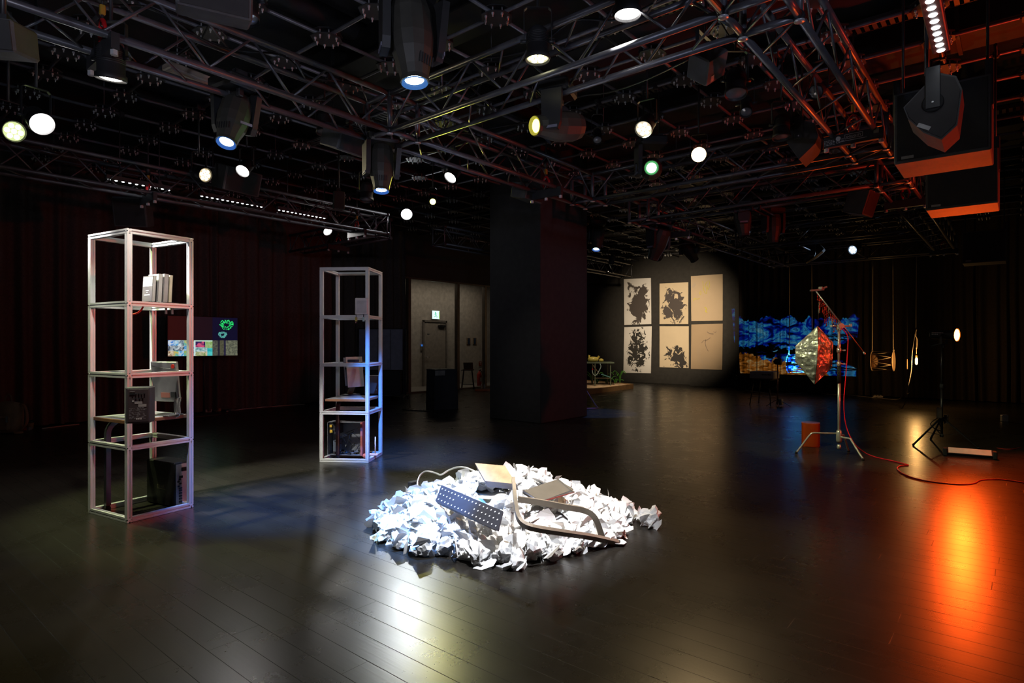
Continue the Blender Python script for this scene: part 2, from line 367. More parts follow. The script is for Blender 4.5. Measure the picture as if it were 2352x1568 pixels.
# ================================================================ TELEVISION
def tv():
    y = 12.62; x0 = ony(384, 770, y).x; x1 = ony(547, 770, y).x; zt = ony(384, 727, y).z; zb = ony(384, 820, y).z
    zt = 2.02; zb = 1.205
    cx = (x0+x1)/2; T = thing('television', 'large television on a thin pole stand showing a photo collage and green rings', 'television', (cx, y, 0))
    w, h = x1-x0, zt-zb; zc = (zt+zb)/2
    MB().box((0, .03, zc), (w, .05, h), bev=.006).build('casing', black_metal, T)
    scr = MB(); ms = []
    def px(u0, v0, u1, v1, col, s):
        ms.append(glow('screen_pixels', col, s))
        X0 = -w/2+.015+u0*(w-.03); X1 = -w/2+.015+u1*(w-.03); Z1 = zt-.015-v0*(h-.03); Z0 = zt-.015-v1*(h-.03)
        scr.quad((X0, 0, Z0), (X1, 0, Z0), (X1, 0, Z1), (X0, 0, Z1), len(ms)-1)
    # dark top half: left picture reddish, right picture navy
    px(0, 0, .30, .60, (.05, .010, .010), .35); px(.30, 0, .62, .60, (.02, .012, .022), .35); px(.62, 0, 1, .60, (.003, .008, .040), .5)
    pals = [((.03, .25, .75), (.85, .92, .95)), ((.10, .50, .45), (.70, .55, .12)), ((.05, .08, .12), (.80, .88, .92)), ((.02, .35, .80), (.55, .75, .85)), ((.30, .16, .08), (.85, .75, .55)), ((.45, .55, .08), (.08, .50, .50)), ((.10, .18, .25), (.70, .85, .90)), ((.04, .35, .65), (.80, .95, .95))]
    def pp(u0, v0, u1, v1, pal, s, sc_=16):
        ms.append(picture('screen_picture', pal[0], pal[1], s, sc_))
        X0 = -w/2+.015+u0*(w-.03); X1 = -w/2+.015+u1*(w-.03); Z1 = zt-.015-v0*(h-.03); Z0 = zt-.015-v1*(h-.03)
        scr.quad((X0, 0, Z0), (X1, 0, Z0), (X1, 0, Z1), (X0, 0, Z1), len(ms)-1)
    us = (0, .075, .14, .215, .29, .355)
    for i in range(5):
        for j in range(3): pp(us[i], .60+.133*j, us[i+1], .60+.133*(j+1), pals[(i*3+j*2+(i*j) % 3) % 8], (.8, .65, .75)[j])
    pp(.355, .60, .375, 1, ((.8, .95, .95), (.6, .9, .9)), .8); pp(.375, .60, .62, .63, ((.6, .95, .75), (.7, .95, .8)), .75)
    pp(.375, .63, .515, .78, ((.02, .02, .12), (.85, .12, .25)), .75, 11); pp(.515, .63, .62, .80, ((.35, .60, .18), (.55, .80, .40)), .6, 20)
    pp(.375, .78, .545, .89, ((.08, .30, .32), (.65, .85, .85)), .7, 14); pp(.375, .89, .545, 1, ((.25, .40, .12), (.80, .70, .50)), .7, 14); pp(.545, .80, .62, 1, ((.01, .45, .50), (.10, .70, .68)), .75, 10)
    pp(.515, .78, .545, .80, ((.5, .8, .7), (.5, .8, .7)), .6)
    for k, (a, b_, c) in enumerate([(.62, .70, ((.05, .055, .05), (.10, .11, .08))), (.70, .73, ((.015, .018, .03), (.02, .022, .035))), (.73, .79, ((.06, .065, .04), (.10, .10, .06))), (.79, .82, ((.01, .012, .035), (.02, .022, .05))), (.82, 1.0, ((.07, .08, .06), (.17, .18, .12)))]):
        pp(a, .60, b_, 1, c, .9, 25)
    S = scr.build('screen', ms, T)
    def ring(u, v, r0, r1, col, s, name):
        cxx = -w/2+u*w; cz = zt-v*h; rb = MB(); rr = random.Random(int(u*1000))
        for k in range(130):
            a = rr.uniform(0, 2*PI); rad = r0+(r1-r0)*rr.random()**.8; rad *= 1+.10*math.sin(3*a)
            px_, pz = cxx+rad*1.15*math.cos(a), cz+rad*.85*math.sin(a); d = .008*rr.uniform(.6, 1.5)
            rb.lathe([(d, 0), (d*.5, .002)], 6, T=Matrix.Translation((px_, -.004, pz)) @ Matrix.Rotation(PI/2, 4, 'X'), sm=False)
        rb.build(name, glow(name+'_glow', col, s), S)
    ring(.825, .20, .045, .125, (.03, .9, .2), .9, 'green_ring'); ring(.765, .45, .032, .075, (.15, .6, .55), .55, 'teal_ring')
    MB().rod((0.02, .06, .03), (0.02, .06, zc), .02).build('pole', black_metal, T)
    MB().box((0.02, .06, .015), (.5, .4, .03), bev=.01).build('base', black_metal, T)
    MB().box((0.02, .07, zc), (.3, .05, .3)).build('wall_mount', black_metal, T)
    MB().box((0.02, .02, zt+.012), (.06, .03, .022), bev=.004).build('webcam', black_metal, T)
tv()

# ================================================================ DISPLAY TOWERS
def slot_profile(w=.04, g=.010, dp=.006):
    h = w/2; q = g/2
    p = [(-h, -h), (-q, -h), (-q, -h+dp), (q, -h+dp), (q, -h), (h, -h), (h, -q), (h-dp, -q), (h-dp, q), (h, q), (h, h), (q, h), (q, h-dp), (-q, h-dp), (-q, h), (-h, h), (-h, q), (-h+dp, q), (-h+dp, -q), (-h, -q)]
    return p
PROF = slot_profile()
TW, TD, TH = .623, .566, 2.415
LEVELS = (.022, .61, 1.205, 1.80, 2.393)
def tower(label, X, Y, ang):
    u = V((math.cos(ang), math.sin(ang))); v = V((-u.y, u.x))
    c = V((X, Y))-u*(TW/2)+v*(TD/2); p = cam(c.x, c.y)
    rz = ang+PHI
    T = thing('display_tower', label, 'display tower', (p.x, p.y, 0), rz, 'slotted aluminium towers')
    hx, hy = TW/2-.02, TD/2-.02
    for sx in (-1, 1):
        for sy in (-1, 1):
            for a, b_ in zip(LEVELS[:-1], LEVELS[1:]):
                MB().sweep([(sx*hx, sy*hy, a+.021), (sx*hx, sy*hy, b_-.021)], PROF, 0, False, up=(1, 0, 0)).build('post', alu, T)
    for z in LEVELS:
        for sy in (-1, 1): MB().sweep([(-TW/2, sy*hy, z), (TW/2, sy*hy, z)], PROF, 0, False).build('rail', alu, T)
        for sx in (-1, 1): MB().sweep([(sx*hx, -hy+.021, z), (sx*hx, hy-.021, z)], PROF, 0, False).build('rail', alu, T)
        for sx in (-1, 1):
            for sy in (-1, 1):
                j = MB()
                j.rod((sx*(TW/2-.001), sy*hy, z), (sx*(TW/2+.002), sy*hy, z), .006, 8); j.rod((sx*hx, sy*(TD/2-.002), z), (sx*hx, sy*(TD/2+.002), z), .006, 8)
                j.build('corner_screw', bolt_steel, T)
    return T
T1 = tower('nearer aluminium display tower on the left, with books and a computer monitor', -3.143, 4.933, math.radians(-30.0))
T2 = tower('farther aluminium display tower, with an open computer case on its floor', -1.767, 7.437, math.radians(-5.1))
def loc_in(T, p):
    d = V(p)-T.location; c, s = math.cos(-T.rotation_euler.z), math.sin(-T.rotation_euler.z)
    return V((d.x*c-d.y*s, d.x*s+d.y*c, d.z))
def world_of(T, l):
    c, s = math.cos(T.rotation_euler.z), math.sin(T.rotation_euler.z)
    return T.location+V((l[0]*c-l[1]*s, l[0]*s+l[1]*c, l[2]))
board_top = mat('grey_laminate', (.42, .42, .44), .35, var=.06); board_edge = mat('brown_edge_band', (.30, .14, .07), .5)
def half_desk(T, label, x0, x1, y0, y1, z, leg, legm):
    D = thing('cut_desk', label, 'desk', T.location, T.rotation_euler.z)
    t = MB(); cx, cy_ = (x0+x1)/2, (y0+y1)/2
    t.box((cx, cy_, z-.016), (x1-x0, y1-y0, .030), mi=1, bev=.003); t.box((cx, cy_, z-.0005), (x1-x0-.008, y1-y0-.008, .002), mi=0)
    t.build('desk_top', [board_top, board_edge], D)
    lx, ly = leg
    pts = [(lx, ly, .045)]+[(lx, ly, z-.16)]+[(lx+.0, ly+.13*(1-math.cos(a)), z-.16+.115*math.sin(a)) for a in [PI/2*k/6 for k in range(1, 7)]]+[(lx, ly+.28, z-.046)]
    MB().sweep(pts, [(-.02, -.02), (.02, -.02), (.02, .02), (-.02, .02)], 0, False, up=(1, 0, 0)).build('desk_leg', legm, D)
    MB().lathe([(.024, 0), (.026, .02), (.018, .046)], 16, T=Matrix.Translation((lx, ly, 0))).build('leg_foot', rubber, D)
    return D
# ---- contents of the nearer tower
pl = loc_in(T1, onz(247, 1172)); ZB = .835
half_desk(T1, 'brown-edged grey desk fragment with one bent leg inside the nearer tower', -.268, .262, -.262, .258, ZB, (pl.x, pl.y), mat('dark_steel_leg', (.055, .055, .07), .35, .5))
acr = mat('clear_acrylic', (.9, .95, 1), .06, 0, var=0, trans=1, ior=1.2)
ash = MB().box((.13, .10, 1.826), (.27, .34, .008), bev=.002).build('acrylic_shelf', acr, None, T1.location, T1.rotation_euler.z)
tag(ash, 'clear acrylic plate under the books in the nearer tower', 'shelf')
def book(label, y, th, hgt, dep, cover, spine, lean, art=None):
    B = thing('book', label, 'book', world_of(T1, (.135, y, 1.831)), T1.rotation_euler.z, 'books in the nearer tower')
    sh = Matrix(((1, 0, 0, 0), (0, 1, lean, 0), (0, 0, 1, 0), (0, 0, 0, 1)))
    MB().box((0, -th/2+.0015, hgt/2), (dep, .003, hgt), T=sh).box((0, th/2-.0015, hgt/2), (dep, .003, hgt), T=sh).box((dep/2-.0015, 0, hgt/2), (.003, th, hgt), T=sh, mi=1).build('cover', [cover, spine], B)
    MB().box((-.004, 0, hgt/2), (dep-.010, th-.006, hgt-.008), T=sh).build('page_block', mat('book_pages', (.72, .68, .6), .8), B)
    return B, sh
grey_c = mat('charcoal_cover', (.11, .10, .10), .6); pale_c = mat('pale_spine', (.62, .58, .56), .6); mid_c = mat('grey_cover', (.30, .28, .28), .6); cream = mat('cream_cover', (.70, .60, .44), .6); dk = mat('dark_cover', (.05, .05, .055), .6)
b1, sh1 = book('charcoal book with a white picture panel, front of the row on the acrylic plate', -.015, .030, .225, .150, grey_c, pale_c, .05)
pic = MB().quad((-.070, -.0156, .135), (.070, -.0156, .135), (.070, -.0156, .215), (-.070, -.0156, .215), T=sh1); rr = random.Random(2)
for k in range(16):
    x, z = rr.uniform(-.05, .05), rr.uniform(.145, .205); s = rr.uniform(.003, .010)
    pic.add([(x-s, -.0160, z), (x+s*.6, -.0160, z-s), (x+s, -.0160, z+s*.5), (x-s*.3, -.0160, z+s)], [(0, 1, 2, 3)], 1, False, sh1)
pic.build('cover_picture', [mat('cover_white', (.86, .84, .80), .6), mat('cover_ink', (.35, .3, .28), .6)], b1)
lt = MB()
for zz, ww in ((.060, .085), (.082, .030), (.098, .048)):
    n = int(ww/.012)
    for k in range(n): lt.box((-ww/2+.012*k+.006, -.0162, zz), (.008, .001, .010 if zz < .07 else .004), T=sh1)
lt.build('cover_lettering', white_label, b1)
book('grey-covered book with a pale spine, second from the front of the row', .035, .036, .245, .160, mid_c, pale_c, .05)
book('thick grey book, third from the front of the row', .084, .040, .250, .165, mid_c, mat('rose_grey_spine', (.42, .36, .36), .6), .05)
book('cream-coloured book at the back of the row beside the tower post', .128, .026, .242, .160, cream, cream, .05)
for k in range(2):
    q = world_of(T1, (.20, .10+.055*k, 0))
    o = MB().box((0, 0, 1.775), (.012, .016, .09)).build('support_strip', mat('pale_wood_strip', (.62, .56, .50), .6), None, q, T1.rotation_euler.z)
    tag(o, ('pale strip hanging under the acrylic plate, nearer the books\' front', 'pale strip hanging under the acrylic plate, nearer the tower post')[k], 'strip', 'strips under the acrylic plate')
rc = smoothpath([world_of(T1, (.05, -.01, 1.82)), world_of(T1, (.045, -.02, 1.775)), world_of(T1, (.02, -.04, 1.74)), world_of(T1, (-.02, -.06, 1.725))])
tag(MB().tube(rc, .008).build('red_cable', mat('red_cable_sheath', (.75, .01, .01), .4)), 'short red cable end dangling below the books', 'cable')
# monitor seen from behind, on the desk fragment
def monitor():
    z0 = ZB; pb = onz(395, 953, z0); M_ = thing('computer_monitor', 'silver-backed monitor with a round red emblem on the desk fragment', 'monitor', (pb.x, pb.y, z0), T1.rotation_euler.z+math.radians(14))
    # back faces -y locally, panel leans back a little
    lean = Matrix.Translation((-.10, .05, .12)) @ Matrix.Rotation(math.radians(6), 4, 'X')
    MB().box((0, 0, .175), (.285, .030, .36), T=lean, bev=.006).build('casing', mat('silver_plastic', (.34, .33, .35), .35, .4), M_)
    MB().box((0, .0165, .18), (.27, .003, .34), T=lean).build('screen', black_metal, M_)
    MB().lathe([(.020, 0), (.018, .004)], 24, T=lean @ Matrix.Translation((.108, -.016, .315)) @ Matrix.Rotation(PI/2, 4, 'X')).build('emblem', mat('red_emblem', (.7, .04, .03), .35), M_)
    MB().sweep([(-.13, -.017, .322), (-.05, -.017, .305), (.10, -.017, .292)], [(-.001, -.001), (.001, -.001), (.001, .001), (-.001, .001)], T=lean).build('seam', chrome, M_)
    MB().box((.09, -.018, .06), (.05, .008, .05), T=lean).box((.0, -.017, .055), (.10, .004, .045), T=lean, mi=1).build('connector_panel', [black_metal, mat('rust_label', (.35, .13, .10), .6)], M_)
    arm = [(.03, .04, .155), (.035, .02, .10), (.06, 0, .02), (.05, -.01, .008)]
    MB().sweep(smoothpath(arm), [(-.030, -.006), (.030, -.006), (.030, .006), (-.030, .006)], 0, True, up=(0, -1, 0)).build('stand_arm', chrome, M_)
    MB().box((-.03, -.03, .007), (.22, .17, .012), bev=.005).build('stand_base', mat('dark_chrome', (.25, .24, .23), .2, .9), M_)
monitor()
def monitor_speaker():
    pb = onz(316, 972, ZB); S = thing('studio_speaker', 'black studio speaker with its control panel facing out, in the nearer tower', 'speaker', (pb.x, pb.y, ZB), T1.rotation_euler.z+math.radians(47))
    w, d, h = .172, .155, .285      # rear panel faces -y
    MB().box((0, d/2, h/2), (w, d, h), bev=.006).build('cabinet', cab_black, S)
    MB().box((.004, -.002, h/2), (w-.026, .005, h-.024), bev=.002).build('control_panel', mat('panel_purple_black', (.075, .055, .06), .5), S)
    k = MB()
    for x, z in ((-.035, .235), (-.012, .235), (.008, .235), (.028, .232), (.048, .235), (-.012, .20), (.015, .20), (.035, .20)): k.lathe([(.006, 0), (.005, .008)], 10, T=Matrix.Translation((x, -.004, z)) @ Matrix.Rotation(PI/2, 4, 'X'))
    k.box((-.037, -.005, .236), (.036, .006, .016)); k.build('socket', rubber, S)
    l = MB(); l.box((.008, -.0055, .165), (.055, .002, .020)); l.box((.035, -.0055, .142), (.058, .002, .022)); l.box((-.035, -.0055, .252), (.036, .002, .004)); l.box((-.03, -.0055, .178), (.014, .002, .014))
    l.build('label_plate', mat('grey_label', (.45, .42, .42), .6), S)
    tx = MB(); rr = random.Random(5)
    for r in range(16):
        x = -.058; z = .125-.0058*r
        while x < .05:
            ww = rr.uniform(.006, .018)
            if rr.random() < .7: tx.box((x+ww/2, -.0052, z), (ww, .001, .0022))
            x += ww+.004
    tx.build('small_print', mat('print_grey', (.42, .40, .42), .6), S)
    mk = MB()
    for n_, (x, ww, hh) in enumerate(((-.006, .006, .014), (.003, .004, .016), (.010, .006, .012), (.019, .005, .015), (.027, .006, .013))): mk.box((x, -.0055, .038), (ww, .001, hh))
    mk.build('worn_mark', white_label, S)
monitor_speaker()
def pc_tower():
    a = onz(400, 1167); P = thing('computer_tower', 'black desktop computer with its rear ports showing, on the nearer tower\'s floor', 'computer', (a.x, a.y, 0), T1.rotation_euler.z+math.radians(1))
    w, d, h = .425, .175, .395      # side panel faces -y, ports face +x
    MB().box((-w/2, d/2, h/2+.006), (w, d, h), bev=.008).build('casing', mat('scratched_black_sheet', (.020, .019, .018), .42, .3, var=.6, scale=30), P)
    MB().box((.0015, d/2+.004, h/2+.006), (.004, d-.024, h-.03)).build('rear_plate', mat('galvanised_plate', (.42, .42, .45), .35, .8), P)
    k = MB(); rr = random.Random(8)
    for z in (.05, .075, .10, .125, .15, .17): k.box((.006, .055, z), (.008, .028, .014))
    for z in (.19, .21, .23, .25): k.box((.006, .045+rr.uniform(-.01, .01), z), (.008, .018, .014))
    k.box((.006, .09, .335), (.008, .05, .035)); k.box((.006, .06, .27), (.008, .03, .02)); k.build('port', rubber, P)
    MB().sweep([(.008, .145, .10), (.010, .145, .24), (.006, .140, .30), (.012, .148, .365)], [(-.022, -.004), (.022, -.004), (.022, .004), (-.022, .004)], 0, False, up=(1, 0, 0)).box((.008, .145, .05), (.008, .045, .055)).build('copper_strip', mat('orange_bracket', (.62, .24, .13), .45, .3), P)
    mk = MB()
    for x, z, ww, hh in ((-.245, .185, .010, .010), (-.246, .170, .008, .008), (-.222, .178, .006, .022), (-.196, .178, .006, .018), (-.160, .176, .012, .014), (-.150, .188, .010, .008), (-.195, .154, .125, .004)): mk.box((x, -.0010, z), (ww, .001, hh))
    mk.build('worn_mark', mat('worn_gold_print', (.30, .26, .17), .5), P)
pc_tower()
# ---- contents of the farther tower
ZB2 = 1.47-(917-HZ)*7.45/FOC
half_desk(T2, 'brown-edged grey desk fragment inside the farther tower', -.25, .262, -.262, .262, ZB2, (-.17, -.05), mat('brown_steel_leg', (.10, .05, .045), .4, .3))
q = onz(829, 722, 1.825); wb = thing('white_case', 'small white plastic case standing on an upper rail of the farther tower', 'box', (q.x, q.y, 1.822), T2.rotation_euler.z+.1)
MB().box((0, .04, .105), (.155, .055, .205), bev=.008).build('body', mat('milky_plastic', (.72, .70, .70), .4), wb)
MB().box((.005, .012, .10), (.12, .003, .15)).build('face_panel', mat('grey_panel', (.55, .55, .58), .5), wb)
for k, (px_, col, lb) in enumerate(((818, (.55, .45, .12), 'yellow tag hanging below the white case'), (835, (.55, .75, .75), 'pale blue tag hanging below the white case'))):
    q = at(px_, 733, 7.42); tg = thing('hanging_tag', lb, 'tag', q, T2.rotation_euler.z, 'tags under the white case')
    MB().box((0, 0, 0), (.026, .012, .052), bev=.002).build('plate', mat('tag_plastic', col, .5), tg)
    MB().rod((0, 0, .026), (0, 0, .06), .003).build('cord', rubber, tg)
    if k == 0: MB().lathe([(.004, -.007), (.007, 0), (.004, .007)], 8, T=Matrix.Translation((-.004, 0, -.040))).build('bead', mat('pink_bead', (.6, .35, .4), .4), tg)
def open_monitor():
    pb = onz(812, 908, ZB2); m_ = thing('stripped_monitor', 'stripped brown monitor panel on a slanted stand in the farther tower', 'monitor', (pb.x, pb.y, ZB2), PHI+math.radians(52))
    ln = Matrix.Translation((-.0, 0, .16)) @ Matrix.Rotation(math.radians(-7), 4, 'X')
    MB().box((0, 0, .16), (.26, .02, .37), T=ln, bev=.003).build('panel', mat('brown_grey_panel', (.30, .25, .26), .5), m_)
    MB().box((0, -.05, .15), (.26, .006, .40), T=ln).build('bezel', mat('beige_bezel', (.55, .50, .42), .5), m_)
    k = MB(); rr = random.Random(6)
    for i in range(14): k.box((rr.uniform(-.11, .11), -.03, rr.uniform(.0, .30)), (.03, .025, .02), T=ln)
    k.build('circuit_board', mat('board_dark', (.05, .06, .05), .5), m_)
    MB().box((.06, -.03, .06), (.04, .04, .035), T=ln).build('connector', chrome, m_)
    MB().sweep([(0, 0, .19), (.0, .035, .10), (0, .085, .01)], [(-.04, -.012), (.04, -.012), (.04, .012), (-.04, .012)], 0, False, up=(0, -1, 0)).build('stand_arm', mat('olive_metal', (.16, .17, .10), .3, .5), m_)
    MB().box((0, .06, .008), (.2, .17, .014), bev=.004).build('stand_base', black_metal, m_)
open_monitor()
q = world_of(T2, (.0, -.13, 0)); q = onz(809, 832, 1.227)
kp = thing('blue_unit', 'small dark blue unit lying across a rail of the farther tower', 'electronics', (q.x, q.y, 1.226), T2.rotation_euler.z)
MB().box((0, .04, .02), (.115, .12, .036), bev=.006).build('body', mat('dark_blue_plastic', (.05, .06, .13), .4), kp); MB().box((0, -.022, .02), (.09, .004, .014)).build('slot', rubber, kp)
pb = onz(853, 905, ZB2); sp2 = thing('small_speaker', 'dark boxy speaker with a brown side standing on the farther tower\'s desk fragment', 'speaker', (pb.x, pb.y, ZB2), T2.rotation_euler.z+math.radians(8))
MB().box((0, .08, .125), (.20, .16, .25), bev=.004).build('cabinet', mat('dark_brown_cabinet', (.05, .035, .033), .6), sp2)
MB().box((0, -.001, .125), (.16, .006, .22), bev=.003).build('grille', cab_black, sp2)
MB().lathe([(.008, 0), (.006, .012)], 10, T=Matrix.Translation((.07, -.004, .06)) @ Matrix.Rotation(PI/2, 4, 'X')).build('knob', chrome, sp2)
def open_case():
    a = onz(752, 1052); b_ = onz(829, 1054); d = (b_-a); w = d.length; P = thing('open_computer_case', 'open grey computer case showing its drive cage and wiring, on the farther tower\'s floor', 'computer', (a.x, a.y, .044), math.atan2(d.y, d.x))
    h, dp = .42, .17; sheet = mat('grey_sheet_metal', (.30, .32, .34), .45, .5)
    c = MB(); c.box((w/2, dp, h/2), (w, .004, h)); c.box((w/2, dp/2, .002), (w, dp, .004)); c.box((w/2, dp/2, h-.002), (w, dp, .004)); c.box((.002, dp/2, h/2), (.004, dp, h)); c.build('chassis', sheet, P)
    MB().box((w+.008, dp/2, h/2), (.028, dp+.02, h+.01), bev=.004).build('front_bezel', mat('red_brown_bezel', (.42, .12, .11), .5), P)
    MB().box((.085, dp/2, h-.085), (.12, dp-.02, .13)).build('power_supply', mat('supply_black', (.03, .03, .035), .5), P)
    y_ = MB(); y_.box((.05, -.002, h-.05), (.03, .02, .03)); y_.box((.055, -.004, h-.115), (.035, .02, .035)); y_.build('transformer', mat('yellow_coil', (.72, .45, .05), .5), P)
    MB().box((.10, -.001, h-.075), (.022, .02, .06)).build('heat_sink', chrome, P)
    MB().box((.095, dp/2+.02, .10), (.07, dp-.04, .16)).build('drive_cage', mat('blue_grey_cage', (.22, .27, .33), .4, .6), P)
    wr = MB(); rr = random.Random(3)
    for i in range(9):
        x0, x1 = rr.uniform(.03, w-.15), rr.uniform(.15, w-.03)
        wr.tube(smoothpath([(x0, dp*.4, rr.uniform(.02, .2)), ((x0+x1)/2, .02, rr.uniform(.12, .32)), (x1, dp*.5, rr.uniform(.05, .38))]), .0035, 6)
    for i in range(16): wr.box((rr.uniform(.07, w-.03), rr.uniform(.02, .1), rr.uniform(.012, .05)), (.03, .03, .02))
    wr.build('wiring', rubber, P)
open_case()
a = onz(862, 1046, .044); ps = thing('wooden_stand_piece', 'pale upright stick on a small pink base beside the open computer case', 'stick', (a.x, a.y, .044), T2.rotation_euler.z)
MB().rod((0, 0, .0), (0, 0, .24), .008).build('stick', mat('pale_stick', (.72, .58, .50), .6), ps)
MB().box((-.03, 0, .014), (.14, .05, .026), bev=.006).build('base', mat('pink_base', (.70, .45, .40), .6), ps)
a = onz(840, 1052, .044); pk = MB().lathe([(.02, 0), (.05, .03), (.045, .06), (.02, .075)], 10, T=Matrix.Scale(.8, 4)).build('red_plastic_lump', mat('red_plastic_part', (.55, .13, .10), .5), None, (a.x, a.y, .0435))
tag(pk, 'red plastic part lying beside the open computer case', 'plastic part')
# ================================================================ HEAP OF CRUMPLED PAPER
paper_m = mat('white_copy_paper', (.80, .80, .80), .75, var=.04)
HX, HY = -.10, 4.98
def heap_r(X, Y):
    dx, dy = X-HX, Y-HY; a = math.atan2(dy, dx)
    R = 1.0+.05*math.sin(3*a+.6)+.04*math.sin(5*a)
    return math.hypot(dx/1.0, dy/.93)/R
def heap_h(X, Y):
    r = heap_r(X, Y)
    if r >= 1: return 0.0
    pk = math.exp(-(((X-.02)/.55)**2+((Y-5.30)/.42)**2))
    return .15*(1-r**2.6)+.145*pk*(1-r**4)
def crumple(seed):
    """one crushed sheet: faceted ball with sharp creases and a few loose corners"""
    rnd = random.Random(seed)
    n_pl = rnd.randint(12, 16)
    pls = []
    for _ in range(n_pl):
        d = V((rnd.gauss(0, 1), rnd.gauss(0, 1), rnd.gauss(0, 1))).normalized(); pls.append((d, rnd.uniform(.55, .95)))
    import bmesh
    bm = bmesh.new(); bmesh.ops.create_icosphere(bm, subdivisions=3, radius=1)
    sx, sy, sz = rnd.uniform(.85, 1.2), rnd.uniform(.85, 1.2), rnd.uniform(.7, .95); off = seed*3.7
    for v in bm.verts:
        d = v.co.normalized(); r = 1.25
        for n_, h in pls:
            c = d.dot(n_)
            if c > .05: r = min(r, h/c)
        n1 = noise.noise(d*2.1+V((off, 0, 0))); n2 = noise.noise(d*4.6+V((0, off, 0)))
        cre = abs(noise.noise(d*2.6+V((off, off, 1))))
        r *= .90+.30*n1+.12*n2-.34*max(0, .13-cre)/.13
        r = max(.34, min(1.28, r))
        v.co = V((d.x*r*sx, d.y*r*sy, d.z*r*sz))+V((rnd.uniform(-1, 1), rnd.uniform(-1, 1), rnd.uniform(-1, 1)))*.022
    mb = MB(); bm.verts.ensure_lookup_table()
    mb.add([tuple(v.co) for v in bm.verts], [[v.index for v in f.verts] for f in bm.faces]); bm.free()
    for _ in range(rnd.randint(2, 4)):      # loose sheet corners
        d = V((rnd.gauss(0, 1), rnd.gauss(0, 1), rnd.gauss(.35, .8))).normalized(); t = d.cross(V((rnd.random(), rnd.random(), 1))).normalized(); b = d.cross(t)
        w_, l_ = rnd.uniform(.45, .85), rnd.uniform(.35, .7); p = d*.62; k = rnd.uniform(-.25, .25)
        a0 = p-t*w_-b*.02; a1 = p+t*w_+b*.08; m0 = p+d*l_*.7-t*w_*.8+b*k; m1 = p+d*l_*.8+t*w_*.55+b*(k+.12); tip = p+d*(l_*1.25)+t*rnd.uniform(-.3, .3)+b*(k*1.8)
        th = b*.02
        mb.add([a0, a1, m1, tip, m0], [(0, 1, 2), (0, 2, 4), (4, 2, 3)]); mb.add([a0+th, a1+th, m1+th, tip+th, m0+th], [(2, 1, 0), (4, 2, 0), (3, 2, 4)])
    return mb
NV = 14
paper_meshes = [crumple(100+k).mesh('crumpled_paper', paper_m) for k in range(NV)]
rp = random.Random(21); placed = []
def lay(X, Y, z, s):
    p = cam(X, Y, z); o = bpy.data.objects.new('crumpled_paper', rp.choice(paper_meshes)); C.objects.link(o)
    o.location = p; o.rotation_euler = (rp.uniform(-.7, .7), rp.uniform(-.7, .7), rp.uniform(0, 2*PI)); o.scale = (s, s, s*rp.uniform(.85, 1.1))
    tag(o, 'crumpled sheet of white paper in the spotlit heap on the floor', 'crumpled paper', 'crumpled paper heap'); placed.append((X, Y))
# objects lying in the heap need the sheets kept off them (X, Y centre, half sizes)
CLEAR = []
def clear_of(X, Y, s):
    for (cx, cy_, hx, hy, ang) in CLEAR:
        dx, dy = X-cx, Y-cy_; c, sn = math.cos(ang), math.sin(ang); u, v_ = dx*c+dy*sn, -dx*sn+dy*c
        if abs(u) < hx+s*.35 and abs(v_) < hy+s*.35: return False
    return True
def plate_between(p00, p10, p11, p01, th):
    """a slab whose upper face has these corners"""
    n = (V(p10)-V(p00)).cross(V(p01)-V(p00)).normalized()
    if n.z < 0: n = -n
    p11 = V(p10)+V(p01)-V(p00)
    up = [V(p) for p in (p00, p10, p11, p01)]; lo = [p-n*th for p in up]
    return up, lo, n
def slab(up, lo, mb, mi_top=0, mi_side=0):
    mb.add(up, [(0, 1, 2, 3)], mi_top); mb.add(up+lo, [(0, 4, 5, 1), (1, 5, 6, 2), (2, 6, 7, 3), (3, 7, 4, 0), (7, 6, 5, 4)], mi_side); return mb
def thing_from(name, label, cat, mbs, loc):
    T = thing(name, label, cat, loc)
    for nm, mb, mt in mbs: mb.shift(loc).build(nm, mt, T)
    return T
# black perforated bracket
def perforated():
    z1, z0 = .315, .215
    A = onz(1014, 1113, .37); B = onz(1155, 1173, .34); Cc = onz(1134, 1212, .25); D = onz(1000, 1150, .28)
    up, lo, n = plate_between(A, B, Cc, D, .012)
    mb = slab(up, lo, MB()); d = MB(); h = MB(); u = (B-A); v_ = (D-A)
    # folded lower flange
    Cd, Dd = Cc-n*.035, D-n*.035; slab([D, Cc, Cd, Dd], [p+(v_.normalized()*-.006) for p in (D, Cc, Cd, Dd)], mb)
    for i in range(17):
        for j, t in enumerate((.20, .52, .84)):
            if j == 1 and i in (5, 6, 7, 8, 9): continue
            c = A+u*((i+.7)/17.4)+v_*t+n*.0012
            h.lathe([(.0062, 0), (.0050, .0004)], 10, T=orient(c, -n))
    c = (A+Cc)/2
    CLEAR.append((-.325, 4.72, .22, .10, -.55))
    thing_from('perforated_bracket', 'black metal bracket with rows of small holes lying across the front of the paper heap', 'bracket',
               [('plate', mb, mat('dark_blue_steel', (.022, .023, .034), .6, .0)), ('hole_rim', h, mat('paper_seen_through', (.85, .86, .9), .7))], c)
perforated()
wood_l = mat('pale_beech_board', (.30, .195, .11), .5, var=.25, scale=14)
def wooden_box():
    A = onz(1091, 1063, .47); B = onz(1160, 1069, .47); Cc = onz(1170, 1102, .365); D = onz(1114, 1104, .365)
    up, lo, n = plate_between(A, B, Cc, D, .07); c = (A+Cc)/2
    CLEAR.append((c.dot(RT), c.dot(FW), .17, .16, 0))
    m_ = slab(up, lo, MB(), 0, 1)
    thing_from('wooden_block', 'pale wooden board-faced block half sunk at the top of the paper heap', 'wooden block', [('body', m_, [wood_l, mat('dark_block_side', (.10, .09, .10), .6)])], c)
wooden_box()
